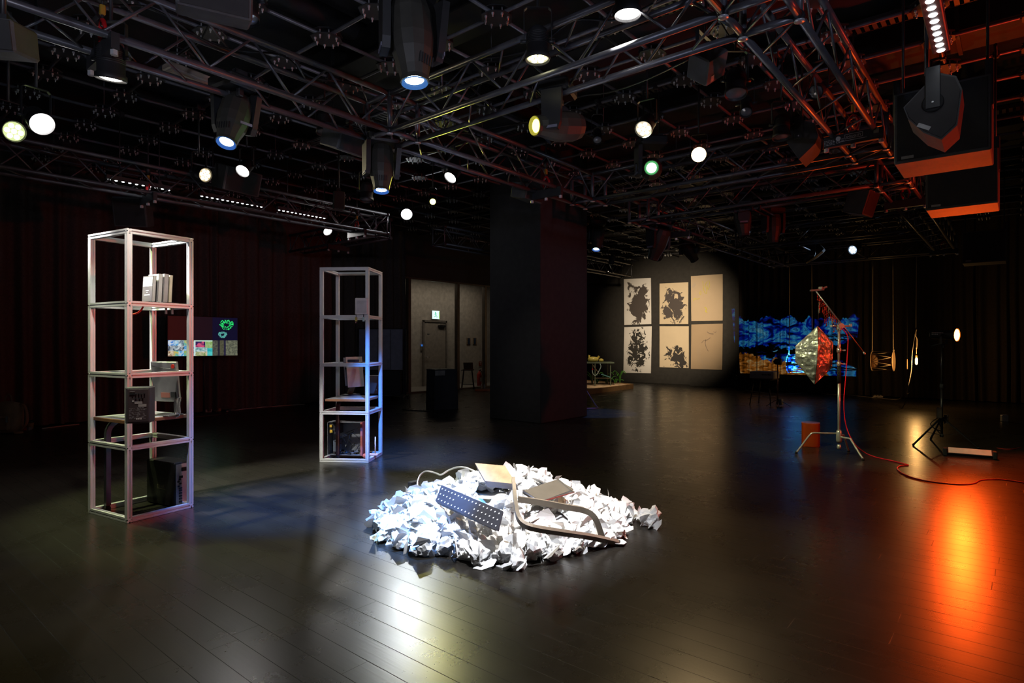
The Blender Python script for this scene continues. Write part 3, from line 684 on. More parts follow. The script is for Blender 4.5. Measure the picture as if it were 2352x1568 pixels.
def black_panel():
    A = onz(1201, 1127, .36); B = onz(1280, 1100, .37); Cc = onz(1318, 1130, .30); D = onz(1240, 1152, .30)
    up, lo, n = plate_between(A, B, Cc, D, .02); c = (A+Cc)/2
    m_ = slab(up, lo, MB()); CLEAR.append((c.dot(RT), c.dot(FW)-.04, .20, .17, -.3))
    rim = MB()
    for p, q_ in ((D, Cc), (Cc, B)): rim.bar(p+n*.001, q_+n*.001, .012, .010)
    rim.bar(A+n*.002, D+n*.002, .012, .010)
    thing_from('metal_panel', 'dark brown-grey metal panel lying in the right side of the paper heap', 'panel', [('sheet', m_, mat('brown_grey_sheet', (.055, .048, .040), .5, .0)), ('rim', rim, chrome)], c)
black_panel()
def bent_frame():
    zt = .37
    sect = [(-.0125, -.02), (.0125, -.02), (.0125, .02), (-.0125, .02)]
    mm = mat('bronze_grey_tube', (.20, .165, .125), .45, .2)
    P0 = onz(1179, 1100, .45); P1 = onz(1185, 1160, .38); P2 = onz(1191, 1188, .34); P3 = onz(1203, 1203, .31); P4 = onz(1230, 1213, .285); P5 = onz(1300, 1224, .21); P6 = onz(1360, 1233, .115); P7 = onz(1418, 1246, .022)
    Q0 = onz(1190, 1146, .39); Q1 = onz(1240, 1153, .365); Q2 = onz(1300, 1164, .32); Q3 = onz(1335, 1170, .29); Q4 = onz(1358, 1180, .255); Q5 = onz(1370, 1197, .20); Q6 = onz(1384, 1236, .07)
    a = MB().sweep(smoothpath([P0, P1, P2, P3, P4, P5, P6, P7], 5), sect, 0, False)
    b = MB().sweep(smoothpath([Q0, Q1, Q2, Q3, Q4, Q5, Q6], 5), sect, 0, False)
    c = (P3+Q4)/2
    cap = MB().bar(P7+(P7-P6).normalized()*.0, P7+(P7-P6).normalized()*.012, .030, .044)
    thing_from('bent_tube_frame', 'bronze-grey bent square-tube frame lying over the right front of the paper heap', 'metal frame', [('outer_tube', a, mm), ('cross_tube', b, mm), ('end_cap', cap, rubber)], c)
    for p, q_ in ((P0, P2), (P4, P5), (P5, P6), (P6, P7), (Q0, Q2), (Q2, Q4), (Q4, Q6)):
        m = (p+q_)/2; d = q_-p; CLEAR.append((m.dot(RT), m.dot(FW), abs(V((d.dot(RT), d.dot(FW))).length)/2, .015, math.atan2(d.dot(FW), d.dot(RT))))
bent_frame()
cb = smoothpath([onz(962, 1126, .12), onz(959, 1108, .14), onz(966, 1090, .17), onz(980, 1082, .20), onz(1000, 1086, .22), onz(1013, 1090, .23), onz(1030, 1080, .26), onz(1050, 1073, .30), onz(1070, 1074, .32), onz(1090, 1082, .32)], 6)
tag(MB().tube(cb, .009).build('white_cable', mat('white_cable_sheath', (.8, .8, .8), .5)), 'white cable looping out of the left rear of the paper heap', 'cable')
for k, (a, b_) in enumerate((((1212, 1082), (1225, 1070)), ((1214, 1085), (1223, 1077)))):
    A = onz(*a, .30); B = at(b_[0], b_[1], (A-EYE).dot(FW)+.02)
    tag(MB().bar(A-(B-A)*1.4, B, .012, .006).build('white_rod', paper_m), ('longer white rod sticking out at the rear of the paper heap', 'shorter white rod sticking out at the rear of the paper heap')[k], 'rod', 'white rods in the heap')
bk = thing('small_black_part', 'small black corner of a part poking out at the left of the paper heap', 'part', onz(950, 1136, .02))
MB().box((0, 0, .07), (.10, .06, .12), bev=.004).build('body', rubber, bk)
# loose inner mass that carries the visible sheets
inner = MB(); vs_ = []; fs_ = []; nr, na = 14, 46
for i in range(nr+1):
    for k in range(na):
        a = 2*PI*k/na; r = .93*i/nr; X = HX+r*math.cos(a); Y = HY+.93*r*math.sin(a)
        z = max(0.006, heap_h(X, Y)*.80-.02+.03*noise.noise(V((X*7, Y*7, 1)))) if i < nr else 0.0
        vs_.append(cam(X, Y, z))
for i in range(nr):
    for k in range(na): fs_.append((i*na+k, i*na+(k+1) % na, (i+1)*na+(k+1) % na, (i+1)*na+k))
inner.add(vs_, fs_)
o = inner.build('crumpled_paper_mass', paper_m); tag(o, 'packed white paper underneath the visible crumpled sheets of the heap', 'paper heap', None, 'stuff')
# rim sheets first, then the mound, by dart throwing
edge = [(-1.02, 4.72), (-1.08, 4.95), (-.95, 4.5), (-.80, 4.34), (-.70, 4.46), (-.62, 4.20), (-.48, 4.18), (-.33, 4.12), (-.22, 4.02), (-.05, 4.01), (.02, 3.97), (.15, 4.08), (.28, 4.10), (.33, 4.22), (.45, 4.22), (.5, 4.35), (.64, 4.42), (.80, 4.55), (.86, 4.72), (.94, 4.95), (1.06, 4.93), (1.0, 5.16), (.88, 5.35), (.72, 5.55), (.55, 5.72), (1.13, 4.86), (-1.0, 5.25), (-.85, 5.5), (-.6, 5.75), (-.3, 5.9), (0, 5.95), (.3, 5.85)]
for X, Y in edge:
    s = rp.uniform(.078, .108); lay(X, Y, s*.62, s)
tries = 0
while len(placed) < 250 and tries < 60000:
    tries += 1
    a = rp.uniform(0, 2*PI); r = math.sqrt(rp.random())*.97; X = HX+r*math.cos(a); Y = HY+.93*r*math.sin(a)
    s = rp.uniform(.078, .118)
    dmin = .098 if tries < 20000 else .084
    if any((X-x)**2+(Y-y)**2 < dmin**2 for x, y in placed): continue
    if not clear_of(X, Y, s): continue
    lay(X, Y, heap_h(X, Y)+s*.20, s)

# ================================================================ STAND WITH BOOM, FOIL, LANTERN, CABLES
YS = 7.95
def cstand():
    base = onz(1927, 1036); base = cam((1927-1176)/FOC*YS, YS); T = thing('boom_stand', 'chrome three-legged stand with a slanted boom arm, beside the foil shape', 'light stand', base)
    L = lambda p: V(p)-base
    st = mat('warm_chrome', (.72, .69, .63), .28, .6, var=.1)
    MB().rod((0, 0, .16), (0, 0, 1.08), .0175, 14).build('lower_pole', st, T)
    MB().rod((0, 0, .95), (0, 0, 1.19), .024, 14).build('grip_sleeve', rubber, T)
    MB().rod((0, 0, 1.17), (0, 0, 1.66), .0165, 14).build('upper_pole', st, T)
    k = MB()
    for z in (1.20, 1.38): k.lathe([(.026, -.03), (.028, 0), (.026, .03)], 16, T=Matrix.Translation((0, 0, z))); k.rod((0, 0, z), (.06*RT.x-.02, .06*RT.y, z), .008, 8); k.box((RT.x*.07, RT.y*.07, z), (.014, .03, .02))
    k.build('collar', st, T)
    hub = MB().lathe([(.03, .17), (.036, .20), (.036, .30), (.026, .33)], 16).lathe([(.022, .08), (.026, .11), (.022, .14)], 12)
    hub.build('hub', st, T)
    feet = (onz(1829, 1041), onz(1983, 1057), onz(1949, 1037))
    for f_, zz in zip(feet, (.285, .245, .25)):
        e = L(f_); d = V((e.x, e.y, 0)); ln = d.length; d.normalize()
        sh = d*(ln*.68 if zz > .28 else ln*.55)
        pts = [d*.03+V((0, 0, zz)), d*(sh.length*.5)+V((0, 0, zz-.003)), d*(sh.length*.86)+V((0, 0, zz-.004)), sh+V((0, 0, zz-.035)), e*.62+sh*.38+V((0, 0, (zz-.035)*.40)), V((e.x, e.y, .012))]
        MB().tube(smoothpath(pts, 4), .0125, 10).build('leg', st, T)
        MB().lathe([(.016, 0), (.016, .028)], 10, T=Matrix.Translation((e.x, e.y, 0))).build('foot', rubber, T)
    a = L(at(1873, 667, YS)); b_ = L(at(1985, 811, YS-.02)); g = L(at(1934, 749, YS-.03))
    red = mat('red_lit_arm', (.34, .30, .30), .3, .7)
    MB().rod(a, b_, .0085, 10).build('boom_arm', red, T)
    MB().lathe([(.012, -.02), (.014, 0), (.010, .02)], 10, T=orient(b_, b_-a)).build('arm_tip', st, T)
    gh = MB(); gh.lathe([(.035, -.018), (.038, 0), (.035, .018)], 18, T=orient(V((0, 0, 1.70))+RT*.01-FW*.03, -FW)); gh.box((0, 0, 1.68), (.05, .05, .08), bev=.006)
    gh.rod(V((0, 0, 1.70))-RT*.09, V((0, 0, 1.70))+RT*.15, .011, 8); gh.box(V((0, 0, 1.71))+RT*.15, (.03, .03, .035)); gh.box(V((0, 0, 1.70))-RT*.10, (.03, .03, .03)); gh.build('grip_head', st, T)
    th = MB(); th.bar(a-RT*.07, a+RT*.11+UP*.015, .028, .022); th.box(a+RT*.07+UP*.03, (.05, .05, .04), bev=.006); th.bar(a+RT*.10+UP*.03, a+RT*.15+UP*.05, .02, .02); th.lathe([(.02, -.012), (.02, .012)], 14, T=orient(a+RT*.06+UP*.03, -FW)); th.build('end_clamp', red, T)
    return T, a+base, b_+base
CS, ARM_A, ARM_B = cstand()
fx = [mat('red_crystal', (.65, .05, .03), .12, .4), mat('pale_tinsel', (.55, .55, .42), .2, .7), mat('clear_crystal', (.75, .65, .6), .08, .5)]
rr = random.Random(31)
for k in range(13):
    t = .04+.46*k/12; top = ARM_A+(ARM_B-ARM_A)*t; ln = rr.uniform(.10, .30)*(1.0 if k < 9 else .75)
    o = thing('hanging_pendant', ('glittering pendant strand hanging from the upper boom arm'), 'pendant', top, 0, 'pendants on the boom arm')
    MB().rod((0, 0, 0), (0, 0, -ln), .0015, 5).build('thread', rubber, o)
    bd = MB(); n = int(ln/.022)
    for i in range(1, n+1):
        s = rr.uniform(.006, .013); x = rr.uniform(-.006, .006)
        bd.lathe([(.001, s), (s, 0), (.001, -s*1.3)], 6, T=Matrix.Translation((x, x, -i*.022)), sm=False)
    bd.build('bead', fx[rr.choice((0, 0, 0, 1, 2))], o)
    if k in (1, 8): MB().tube([(0, 0, -ln*.4), (.01, 0, -ln*.7), (-.01, 0, -ln)], .010, 6).build('tinsel', fx[1], o)
def foil():
    Yf = 7.93; P = lambda x, y, dy=0.0: at(x, y, Yf+dy)
    top = P(1878, 748, 0.02); bot = P(1871, 883, 0.02); L1 = P(1827, 794, .12); L2 = P(1826, 830, .12); R1 = P(1914, 787, .10); R2 = P(1911, 845, .10); F1 = P(1879, 793, -.14); F2 = P(1876, 838, -.14); B1 = P(1870, 800, .36); B2 = P(1868, 838, .36)
    mb = MB(); c = (top+bot)/2
    def patch(poly, mi, seed, n=14):
        # polygon [top, a1, a2, bottom, b2, b1] filled by rows between the two side chains, wrinkled along its normal
        ch0, ch1 = poly; vs = []; fs = []
        def samp(ch, t):
            ls = [(ch[i+1]-ch[i]).length for i in range(len(ch)-1)]; tot = sum(ls); d = t*tot
            for i, l in enumerate(ls):
                if d <= l+1e-9: return ch[i]+(ch[i+1]-ch[i])*(d/l if l else 0)
                d -= l
            return ch[-1]
        nrm = (ch0[1]-ch1[1]).cross(top-bot).normalized()
        for i in range(n*2+1):
            t = i/(n*2); p, q_ = samp(ch0, t), samp(ch1, t)
            for k in range(n+1):
                s = k/n; x = p+(q_-p)*s; e = min(1, 6*s*(1-s))*min(1, 8*t*(1-t))
                wv = noise.noise(V((x.x*7+seed, x.y*7, x.z*7)))*.030+noise.noise(V((x.x*18, x.y*18+seed, x.z*18)))*.016+abs(noise.noise(V((x.x*11+seed, x.z*9, 3))))*.025
                vs.append(x+nrm*wv*e)
        for i in range(n*2):
            for k in range(n): a = i*(n+1)+k; fs.append((a, a+1, a+n+2, a+n+1))
        mb.add(vs, fs, mi, False)
    patch(([top, F1, F2, bot], [top, L1, L2, bot]), 0, 1); patch(([top, F1, F2, bot], [top, R1, R2, bot]), 0, 5)
    patch(([top, B1, B2, bot], [top, L1, L2, bot]), 0, 9, 6); patch(([top, B1, B2, bot], [top, R1, R2, bot]), 0, 13, 6)
    fm_ = bpy.data.materials.new('crinkled_foil'); fm_.use_nodes = True; nt = fm_.node_tree; b = nt.nodes['Principled BSDF']
    b.inputs['Base Color'].default_value = (.80, .78, .68, 1); b.inputs['Metallic'].default_value = .72; b.inputs['Roughness'].default_value = .30
    tc = nt.nodes.new('ShaderNodeTexCoord'); n1 = nt.nodes.new('ShaderNodeTexVoronoi'); n1.inputs['Scale'].default_value = 16; nt.links.new(tc.outputs['Object'], n1.inputs['Vector'])
    n2 = nt.nodes.new('ShaderNodeTexNoise'); n2.inputs['Scale'].default_value = 22; n2.inputs['Detail'].default_value = 4; nt.links.new(tc.outputs['Object'], n2.inputs['Vector'])
    ad = nt.nodes.new('ShaderNodeMath'); ad.operation = 'ADD'; nt.links.new(n1.outputs['Distance'], ad.inputs[0]); nt.links.new(n2.outputs['Fac'], ad.inputs[1])
    bp = nt.nodes.new('ShaderNodeBump'); bp.inputs['Strength'].default_value = .7; bp.inputs['Distance'].default_value = .02
    nt.links.new(ad.outputs[0], bp.inputs['Height']); nt.links.new(bp.outputs['Normal'], b.inputs['Normal'])
    T = thing_from('foil_shape', 'crinkled silver foil diamond shape hanging beside the boom stand', 'foil shape',
        [('foil_skin', mb, fm_), ('cord', MB().rod(top, ARM_A+(ARM_B-ARM_A)*.10, .002, 6), rubber), ('edge_tape', MB().tube([top, F1, F2, bot], .004, 6), chrome)], c)
foil()
lan = onz(1862, 1024); lan_m = mat('red_orange_acrylic', (.85, .12, .02), .18, 0, var=.05, trans=.55, ior=1.2)
pr = []; hh = .335; R_ = .122
for k in range(13):
    z = hh*k/12; pr += [(R_, z), (R_*.965, z+hh/12*.5)]
pr = pr[:-1]
Lt = thing('ribbed_lantern', 'red-orange ribbed translucent cylinder standing on the floor behind the boom stand', 'lantern', lan)
MB().lathe(pr, 32).build('ribbed_shell', lan_m, Lt)
MB().lathe([(R_*.99, hh-.004), (R_*.99, hh+.006), (R_*.75, hh+.008)], 32).build('lid', mat('violet_lid', (.30, .12, .25), .3), Lt)
MB().rod((0, 0, .02), (0, 0, hh-.02), .012).build('core', mat('amber_core', (.75, .38, .04), .4), Lt)
# red cable of the stand
z = .006
rc = smoothpath([at(1932, 752, YS-.05), at(1946, 770, YS-.06), at(1947, 800, YS-.06), at(1942, 870, YS-.08), at(1938, 930, YS-.08), at(1944, 980, YS-.08), at(1962, 1018, YS-.15), onz(1985, 1038, .03), onz(2010, 1049, z), onz(2050, 1058, z), onz(2085, 1067, z), onz(2078, 1068, z), onz(2066, 1070, z), onz(2061, 1076, z), onz(2072, 1086, z), onz(2095, 1096, z), onz(2140, 1106, z), onz(2200, 1112, z), onz(2236, 1110, z), onz(2255, 1102, z), onz(2300, 1101, z), onz(2352, 1108, z), onz(2420, 1118, z)], 6)
tag(MB().tube(rc, .0065, 8).build('red_cable', mat('red_cable_jacket', (.80, .02, .04), .35)), 'long red cable running from the boom stand across the floor to the right', 'cable')

# ================================================================ ORANGE STUDIO LAMP
YL = 8.85; LAMP = None
def studio_lamp():
    base = cam((2163-1176)/FOC*YL, YL); T = thing('studio_lamp', 'black tripod studio lamp shining orange at the right', 'studio lamp', base)
    L = lambda p: V(p)-base
    pm = mat('black_stand_tube', (.05, .045, .045), .3, .6)
    top = L(at(2162, 790, YL)).z
    MB().rod((0, 0, .10), (0, 0, .85), .016, 12).build('lower_pole', pm, T); MB().rod((0, 0, .84), (0, 0, top), .012, 12).build('upper_pole', pm, T)
    MB().lathe([(.024, .80), (.026, .84), (.022, .88)], 14).lathe([(.03, .33), (.032, .36), (.03, .40)], 14).lathe([(.02, .10), (.024, .12), (.02, .15)], 14).rod((0, 0, .84), tuple(RT*.06+UP*.83), .008).build('collar', black_metal, T)
    for f_ in (onz(2098, 1023), onz(2248, 1031), onz(2138, 1009)):
        e = L(f_); MB().bar((e.x*.06, e.y*.06, .37), (e.x, e.y, .014), .022, .014).build('leg', pm, T)
        MB().bar((0, 0, .125), (e.x*.52, e.y*.52, .185), .014, .006).build('brace', pm, T)
        MB().lathe([(.014, 0), (.016, .012), (.012, .03)], 10, T=Matrix.Translation((e.x, e.y, 0))).build('foot', rubber, T)
    hd = L(at(2163, 766, YL)); lens = L(at(2202, 769, YL-.20));     body0 = L(at(2152, 766, YL+.02)); ax = (lens-body0).normalized()
    ax = (RT*.52-FW*.85-UP*.02).normalized(); bc = lens-ax*.02
    MB().lathe([(.045, -.34), (.062, -.32), (.066, -.10), (.075, -.06), (.095, -.03), (.098, .0), (.090, .0), (.085, -.02)], 28, T=orient(bc, ax) @ Matrix.Scale(-1, 4, (0, 0, 1)), cap=True).build('lamp_head', fixture_black, T)
    fr = glow('orange_lamp_glass', (1, .30, .05), 30)
    MB().lathe([(.084, 0), (.06, .012), (.0005, .018)], 28, T=orient(bc+ax*-.004, ax) @ Matrix.Scale(-1, 4, (0, 0, 1))).build('lamp_glass', fr, T)
    MB().lathe([(.084, -.002), (.094, -.004), (.094, .002)], 28, T=orient(bc, ax) @ Matrix.Scale(-1, 4, (0, 0, 1)), cap=False).build('lamp_bloom_ring', glow('orange_bloom_ring', (1, .20, .015), 3), T)  # glowing ring imitates the orange bloom around the glass
    mk = MB(); side = ax.cross(UP).normalized()
    sd = -FW; sd = (sd-ax*sd.dot(ax)).normalized()
    for i in range(7): mk.box((0, 0, 0), (.018, .012, .002), T=axes(bc-ax*(.29-.022*i)+sd*.064+UP*.028, ax, sd.cross(ax), sd))
    for i in range(4): mk.box((0, 0, 0), (.016, .010, .002), T=axes(bc-ax*(.29-.022*i)+sd*.066+UP*.006, ax, sd.cross(ax), sd))
    mk.build('printed_mark', white_label, T)
    yk = MB(); m0 = bc-ax*.17
    yk.bar(m0+sd*.085+UP*.0, m0+sd*.085-UP*.13, .03, .006).bar(m0-sd*.085, m0-sd*.085-UP*.13, .03, .006).bar(m0+sd*.09-UP*.13, m0-sd*.09-UP*.13, .03, .008).rod(m0-UP*.13, m0-UP*.19, .014)
    yk.rod(m0+sd*.09, m0+sd*.12, .018).rod(m0-UP*.12-ax*.02, m0-UP*.17-ax*.16, .008).build('yoke', black_metal, T)
    box = MB().box((-.05, .02, .46), (.09, .07, .16), bev=.008).tube(smoothpath([(-.05, .02, .40), (-.16*RT.x, -.16*RT.y, .30), (-.10*RT.x, -.10*RT.y, .22), (0, 0, .20), (.03, .03, .30), (0, 0, .45)], 6), .007).box((.05, -.05, .36), (.07, .05, .13), bev=.006)
    box.build('power_pack', mat('dark_pack', (.05, .035, .03), .55), T)
    # the head's own light, thrown forward over the floor and up into the rig
    p = base+bc+ax*.05
    spot(p, p+RT*.10-FW*.9+UP*.10, 470, (1, .085, .007), 172, .75, .085, T, base)
    return p
LAMP = studio_lamp()
def led_bar():
    a = onz(2166, 1041, .02); b_ = onz(2290, 1051, .02); c = (a+b_)/2; d = (b_-a); T = thing('floor_light_bar', 'flat light bar lying on the floor by the lamp tripod, its face reflecting orange', 'light bar', (c.x, c.y, 0), math.atan2(d.y, d.x)); w_ = d.length
    R_ = Matrix.Translation((0, 0, .055)) @ Matrix.Rotation(math.radians(42), 4, 'X')
    MB().box((0, 0, 0), (w_*.86, .10, .05), T=R_, bev=.006).build('housing', black_metal, T)
    MB().box((0, 0, .028), (w_*.80, .090, .006), T=Matrix.Translation((0, 0, .055)) @ Matrix.Rotation(math.radians(42), 4, 'X')).build('diffuser', mat('white_diffuser', (.75, .70, .62), .5), T)
    for s in (-1, 1): MB().box((s*w_*.46, 0, .05), (w_*.08, .11, .098), bev=.008).build('end_cap', rubber, T)
led_bar()
a = onz(2314, 968); wbx = thing('white_socket_box', 'small pale box standing on the floor at the far right', 'box', a, 0.4)
MB().box((0, .05, .06), (.10, .10, .12), bev=.01).build('body', mat('pale_plastic', (.55, .55, .55), .5), wbx); MB().box((0, .05, .123), (.085, .085, .006)).build('lid', mat('bluish_lid', (.4, .45, .6), .4), wbx)
tag(MB().tube(smoothpath([onz(2290, 1028, .005), onz(2310, 1031, .005), onz(2325, 1031, .005), onz(2345, 1027, .005)]), .005).build('red_cable', MT.setdefault('rc', mat('dull_red_sheath', (.45, .03, .02), .5))), 'short red cable on the floor at the right edge', 'cable')
# ================================================================ DRAWINGS ON THE END WALL
def sheet_material(name, paper, ink, scale, lo, hi, cx, cz, rx, rz, seed, strokes=None, fade=.0):
    m = bpy.data.materials.new(name); m.use_nodes = True; nt = m.node_tree; N = nt.nodes; L = nt.links; b = N['Principled BSDF']; b.inputs['Roughness'].default_value = .8
    tc = N.new('ShaderNodeTexCoord'); mp = N.new('ShaderNodeMapping'); mp.inputs['Location'].default_value = (seed, seed*.7, 0); L.new(tc.outputs['Object'], mp.inputs[0])
    def mth(op, a, bb=None, cl=False):
        n = N.new('ShaderNodeMath'); n.operation = op; n.use_clamp = cl
        for i, x in enumerate((a, bb)):
            if x is None: continue
            if isinstance(x, (int, float)): n.inputs[i].default_value = x
            else: L.new(x, n.inputs[i])
        return n.outputs[0]
    sp = N.new('ShaderNodeSeparateXYZ'); L.new(tc.outputs['Object'], sp.inputs[0])
    n1 = N.new('ShaderNodeTexNoise'); n1.inputs['Scale'].default_value = scale; n1.inputs['Detail'].default_value = 9; n1.inputs['Roughness'].default_value = .62; n1.inputs['Distortion'].default_value = 1.1; L.new(mp.outputs[0], n1.inputs['Vector'])
    ex = mth('POWER', mth('ABSOLUTE', mth('DIVIDE', mth('SUBTRACT', sp.outputs['Y'], cx), rx)), 2); ez = mth('POWER', mth('ABSOLUTE', mth('DIVIDE', mth('SUBTRACT', sp.outputs['Z'], cz), rz)), 2)
    env = mth('SUBTRACT', 1.0, mth('ADD', ex, ez))
    val = mth('ADD', n1.outputs['Fac'], mth('MULTIPLY', env, .16))
    mr = N.new('ShaderNodeMapRange'); mr.inputs['From Min'].default_value = lo; mr.inputs['From Max'].default_value = hi; L.new(val, mr.inputs['Value'])
    tn = N.new('ShaderNodeTexNoise'); tn.inputs['Scale'].default_value = 3; tn.inputs['Detail'].default_value = 6; L.new(mp.outputs[0], tn.inputs['Vector'])
    pc = N.new('ShaderNodeMix'); pc.data_type = 'RGBA'; pc.inputs[6].default_value = (*[c*.88 for c in paper], 1); pc.inputs[7].default_value = (*paper, 1); L.new(tn.outputs['Fac'], pc.inputs[0])
    mx = N.new('ShaderNodeMix'); mx.data_type = 'RGBA'; L.new(mth('MULTIPLY', mr.outputs['Result'], 1-fade), mx.inputs[0]); L.new(pc.outputs[2], mx.inputs[6]); mx.inputs[7].default_value = (*ink, 1)
    L.new(mx.outputs[2], b.inputs['Base Color'])
    return m
def drawing(label, x, c0, c1, c2, c3, m, strokes=()):
    """sheet with corners TL TR BR BL given as directions onto the wall plane x"""
    ps = [onx(px, py, x) for px, py in (c0, c1, c2, c3)]; c = sum(ps, V())/4
    T = thing('wall_drawing', label, 'drawing', c, 0, 'large drawings on the end wall')
    loc = [p-c for p in ps]; mb = MB(); n = 8
    fr = []; bk = []
    for i in range(n+1):
        for k in range(n+1):
            s, t = i/n, k/n; p = (loc[0]*(1-s)+loc[1]*s)*(1-t)+(loc[3]*(1-s)+loc[2]*s)*t
            cu = .012*noise.noise(V((p.y*2+c.y*3, p.z*2, c.z)))+.010*(t > .9)*math.sin(s*7)
            fr.append(p+V((-abs(cu), 0, 0))); bk.append(p+V((.004-abs(cu), 0, 0)))
    f = [(i*(n+1)+k, i*(n+1)+k+1, (i+1)*(n+1)+k+1, (i+1)*(n+1)+k) for i in range(n) for k in range(n)]
    mb.add(fr, f, 0, True); mb.add(bk, [q[::-1] for q in f], 0, True); mb.build('paper_sheet', m, T)
    if strokes:
        st = MB()
        for pts, r in strokes:
            q = []
            for s, t in pts:
                p = (loc[0]*(1-s)+loc[1]*s)*(1-t)+(loc[3]*(1-s)+loc[2]*s)*t; q.append(p+V((-.014, 0, 0)))
            st.sweep(smoothpath(q, 5), [(-r, -.0008), (r, -.0008), (r, .0008), (-r, .0008)], 0, False, up=(1, 0, 0))
        st.build('pencil_stroke', strokes_m[0], T)
    return T
strokes_m = [None]
XA, XB = 20.58, 20.08
white_p = (.80, .78, .76); cream_p = (.72, .60, .43); tan_p = (.42, .31, .20)
drawing('white sheet densely blotted with dark ink, upper left on the end wall', XA, (1433, 641), (1495, 638), (1496, 744), (1434, 746), sheet_material('ink_sheet_dense', white_p, (.075, .062, .058), 2.6, .505, .535, -.05, -.05, .44, .78, 3.1))
drawing('white sheet with splintered black ink marks, lower left on the end wall', XA, (1434, 751), (1497, 749), (1495, 857), (1432, 856), sheet_material('ink_sheet_split', white_p, (.030, .028, .026), 4.6, .535, .56, 0, 0, .46, .80, 7.7))
drawing('cream sheet with a ring of black ink blots, upper middle on the end wall', XA, (1515, 651), (1581, 648), (1581, 744), (1515, 744), sheet_material('ink_sheet_ring', cream_p, (.085, .072, .070), 3.3, .562, .582, 0, -.05, .46, .66, 12.3))
drawing('cream sheet with black ink gathered at its foot, lower middle on the end wall', XA, (1515, 749), (1582, 749), (1582, 845), (1515, 843), sheet_material('ink_sheet_foot', cream_p, (.040, .036, .036), 3.0, .585, .605, -.08, -.45, .50, .50, 21.9))
yel = mat('yellow_crayon', (.55, .50, .06), .7); strokes_m[0] = yel
drawing('tan sheet with a few yellow crayon strokes, upper right on the end wall', XB, (1587, 634), (1660, 629), (1660, 736), (1588, 737), sheet_material('tan_sheet_grey', (.54, .42, .29), (.40, .34, .30), 1.6, .66, .74, .35, .3, .3, .8, 31.0, fade=.6),
        [([(.38, .13), (.40, .25), (.43, .36), (.50, .40), (.50, .30), (.46, .22), (.53, .14)], .008), ([(.58, .12), (.60, .22), (.55, .32), (.52, .22)], .007), ([(.26, .36), (.30, .42), (.33, .37), (.29, .34)], .008), ([(.08, .56), (.12, .50), (.20, .52), (.28, .50)], .010), ([(.44, .70), (.50, .74), (.47, .79), (.52, .82)], .014)])
gry = mat('grey_charcoal', (.20, .15, .12), .8); strokes_m[0] = gry
drawing('plain tan sheet with faint charcoal curves, lower right on the end wall', XB, (1588, 745), (1660, 743), (1659, 849), (1587, 847), sheet_material('tan_sheet_plain', tan_p, (.36, .29, .22), 1.3, .66, .80, .1, -.2, .5, .9, 41.0, fade=.5),
        [([(.52, .17), (.60, .21), (.72, .22)], .012), ([(.48, .34), (.46, .42), (.50, .52), (.56, .60)], .010), ([(.34, .42), (.42, .36), (.52, .35), (.62, .30)], .008), ([(.72, .17), (.78, .19), (.80, .15)], .006)])

# ================================================================ PROJECTOR, ITS IMAGE, MICROPHONE
pq = onz(1756, 929); SB = .62
st = thing('black_stool', 'black stool carrying the projector in front of the blue projection', 'stool', (pq.x, pq.y, 0), -.1)
MB().box((0, 0, SB-.012), (.46, .46, .024), bev=.006).build('seat', black_metal, st)
for sx in (-1, 1):
    for sy in (-1, 1): MB().rod((sx*.18, sy*.18, SB-.02), (sx*.25, sy*.25, 0), .012, 8).build('leg', black_metal, st)
MB().bar((.21, .21, .2), (.21, -.21, .2), .012, .012).bar((-.21, .21, .2), (-.21, -.21, .2), .012, .012).bar((.21, .21, .2), (-.21, .21, .2), .012, .012).bar((.21, -.21, .2), (-.21, -.21, .2), .012, .012).build('foot_ring', chrome, st)
PR = thing('video_projector', 'grey box projector on the black stool throwing blue patterns on the curtain', 'projector', (pq.x, pq.y, SB), math.radians(0))
MB().box((0, 0, .095), (.44, .56, .17), bev=.012).build('casing', mat('grey_projector', (.50, .46, .45), .5), PR)
k = MB(); 
for i in range(6): k.box((-.223, -.02-.035*i, .11), (.006, .022, .03))
k.build('port', rubber, PR); MB().lathe([(.05, -.03), (.045, .02), (.03, .025)], 20, T=Matrix.Translation((.23, .08, .10)) @ Matrix.Rotation(PI/2, 4, 'Y')).build('lens', chrome, PR)
k = MB()
for sx in (-1, 1):
    for sy in (-1, 1): k.rod((sx*.17, sy*.22, 0), (sx*.17, sy*.22, .02), .015)
k.build('foot', rubber, PR)
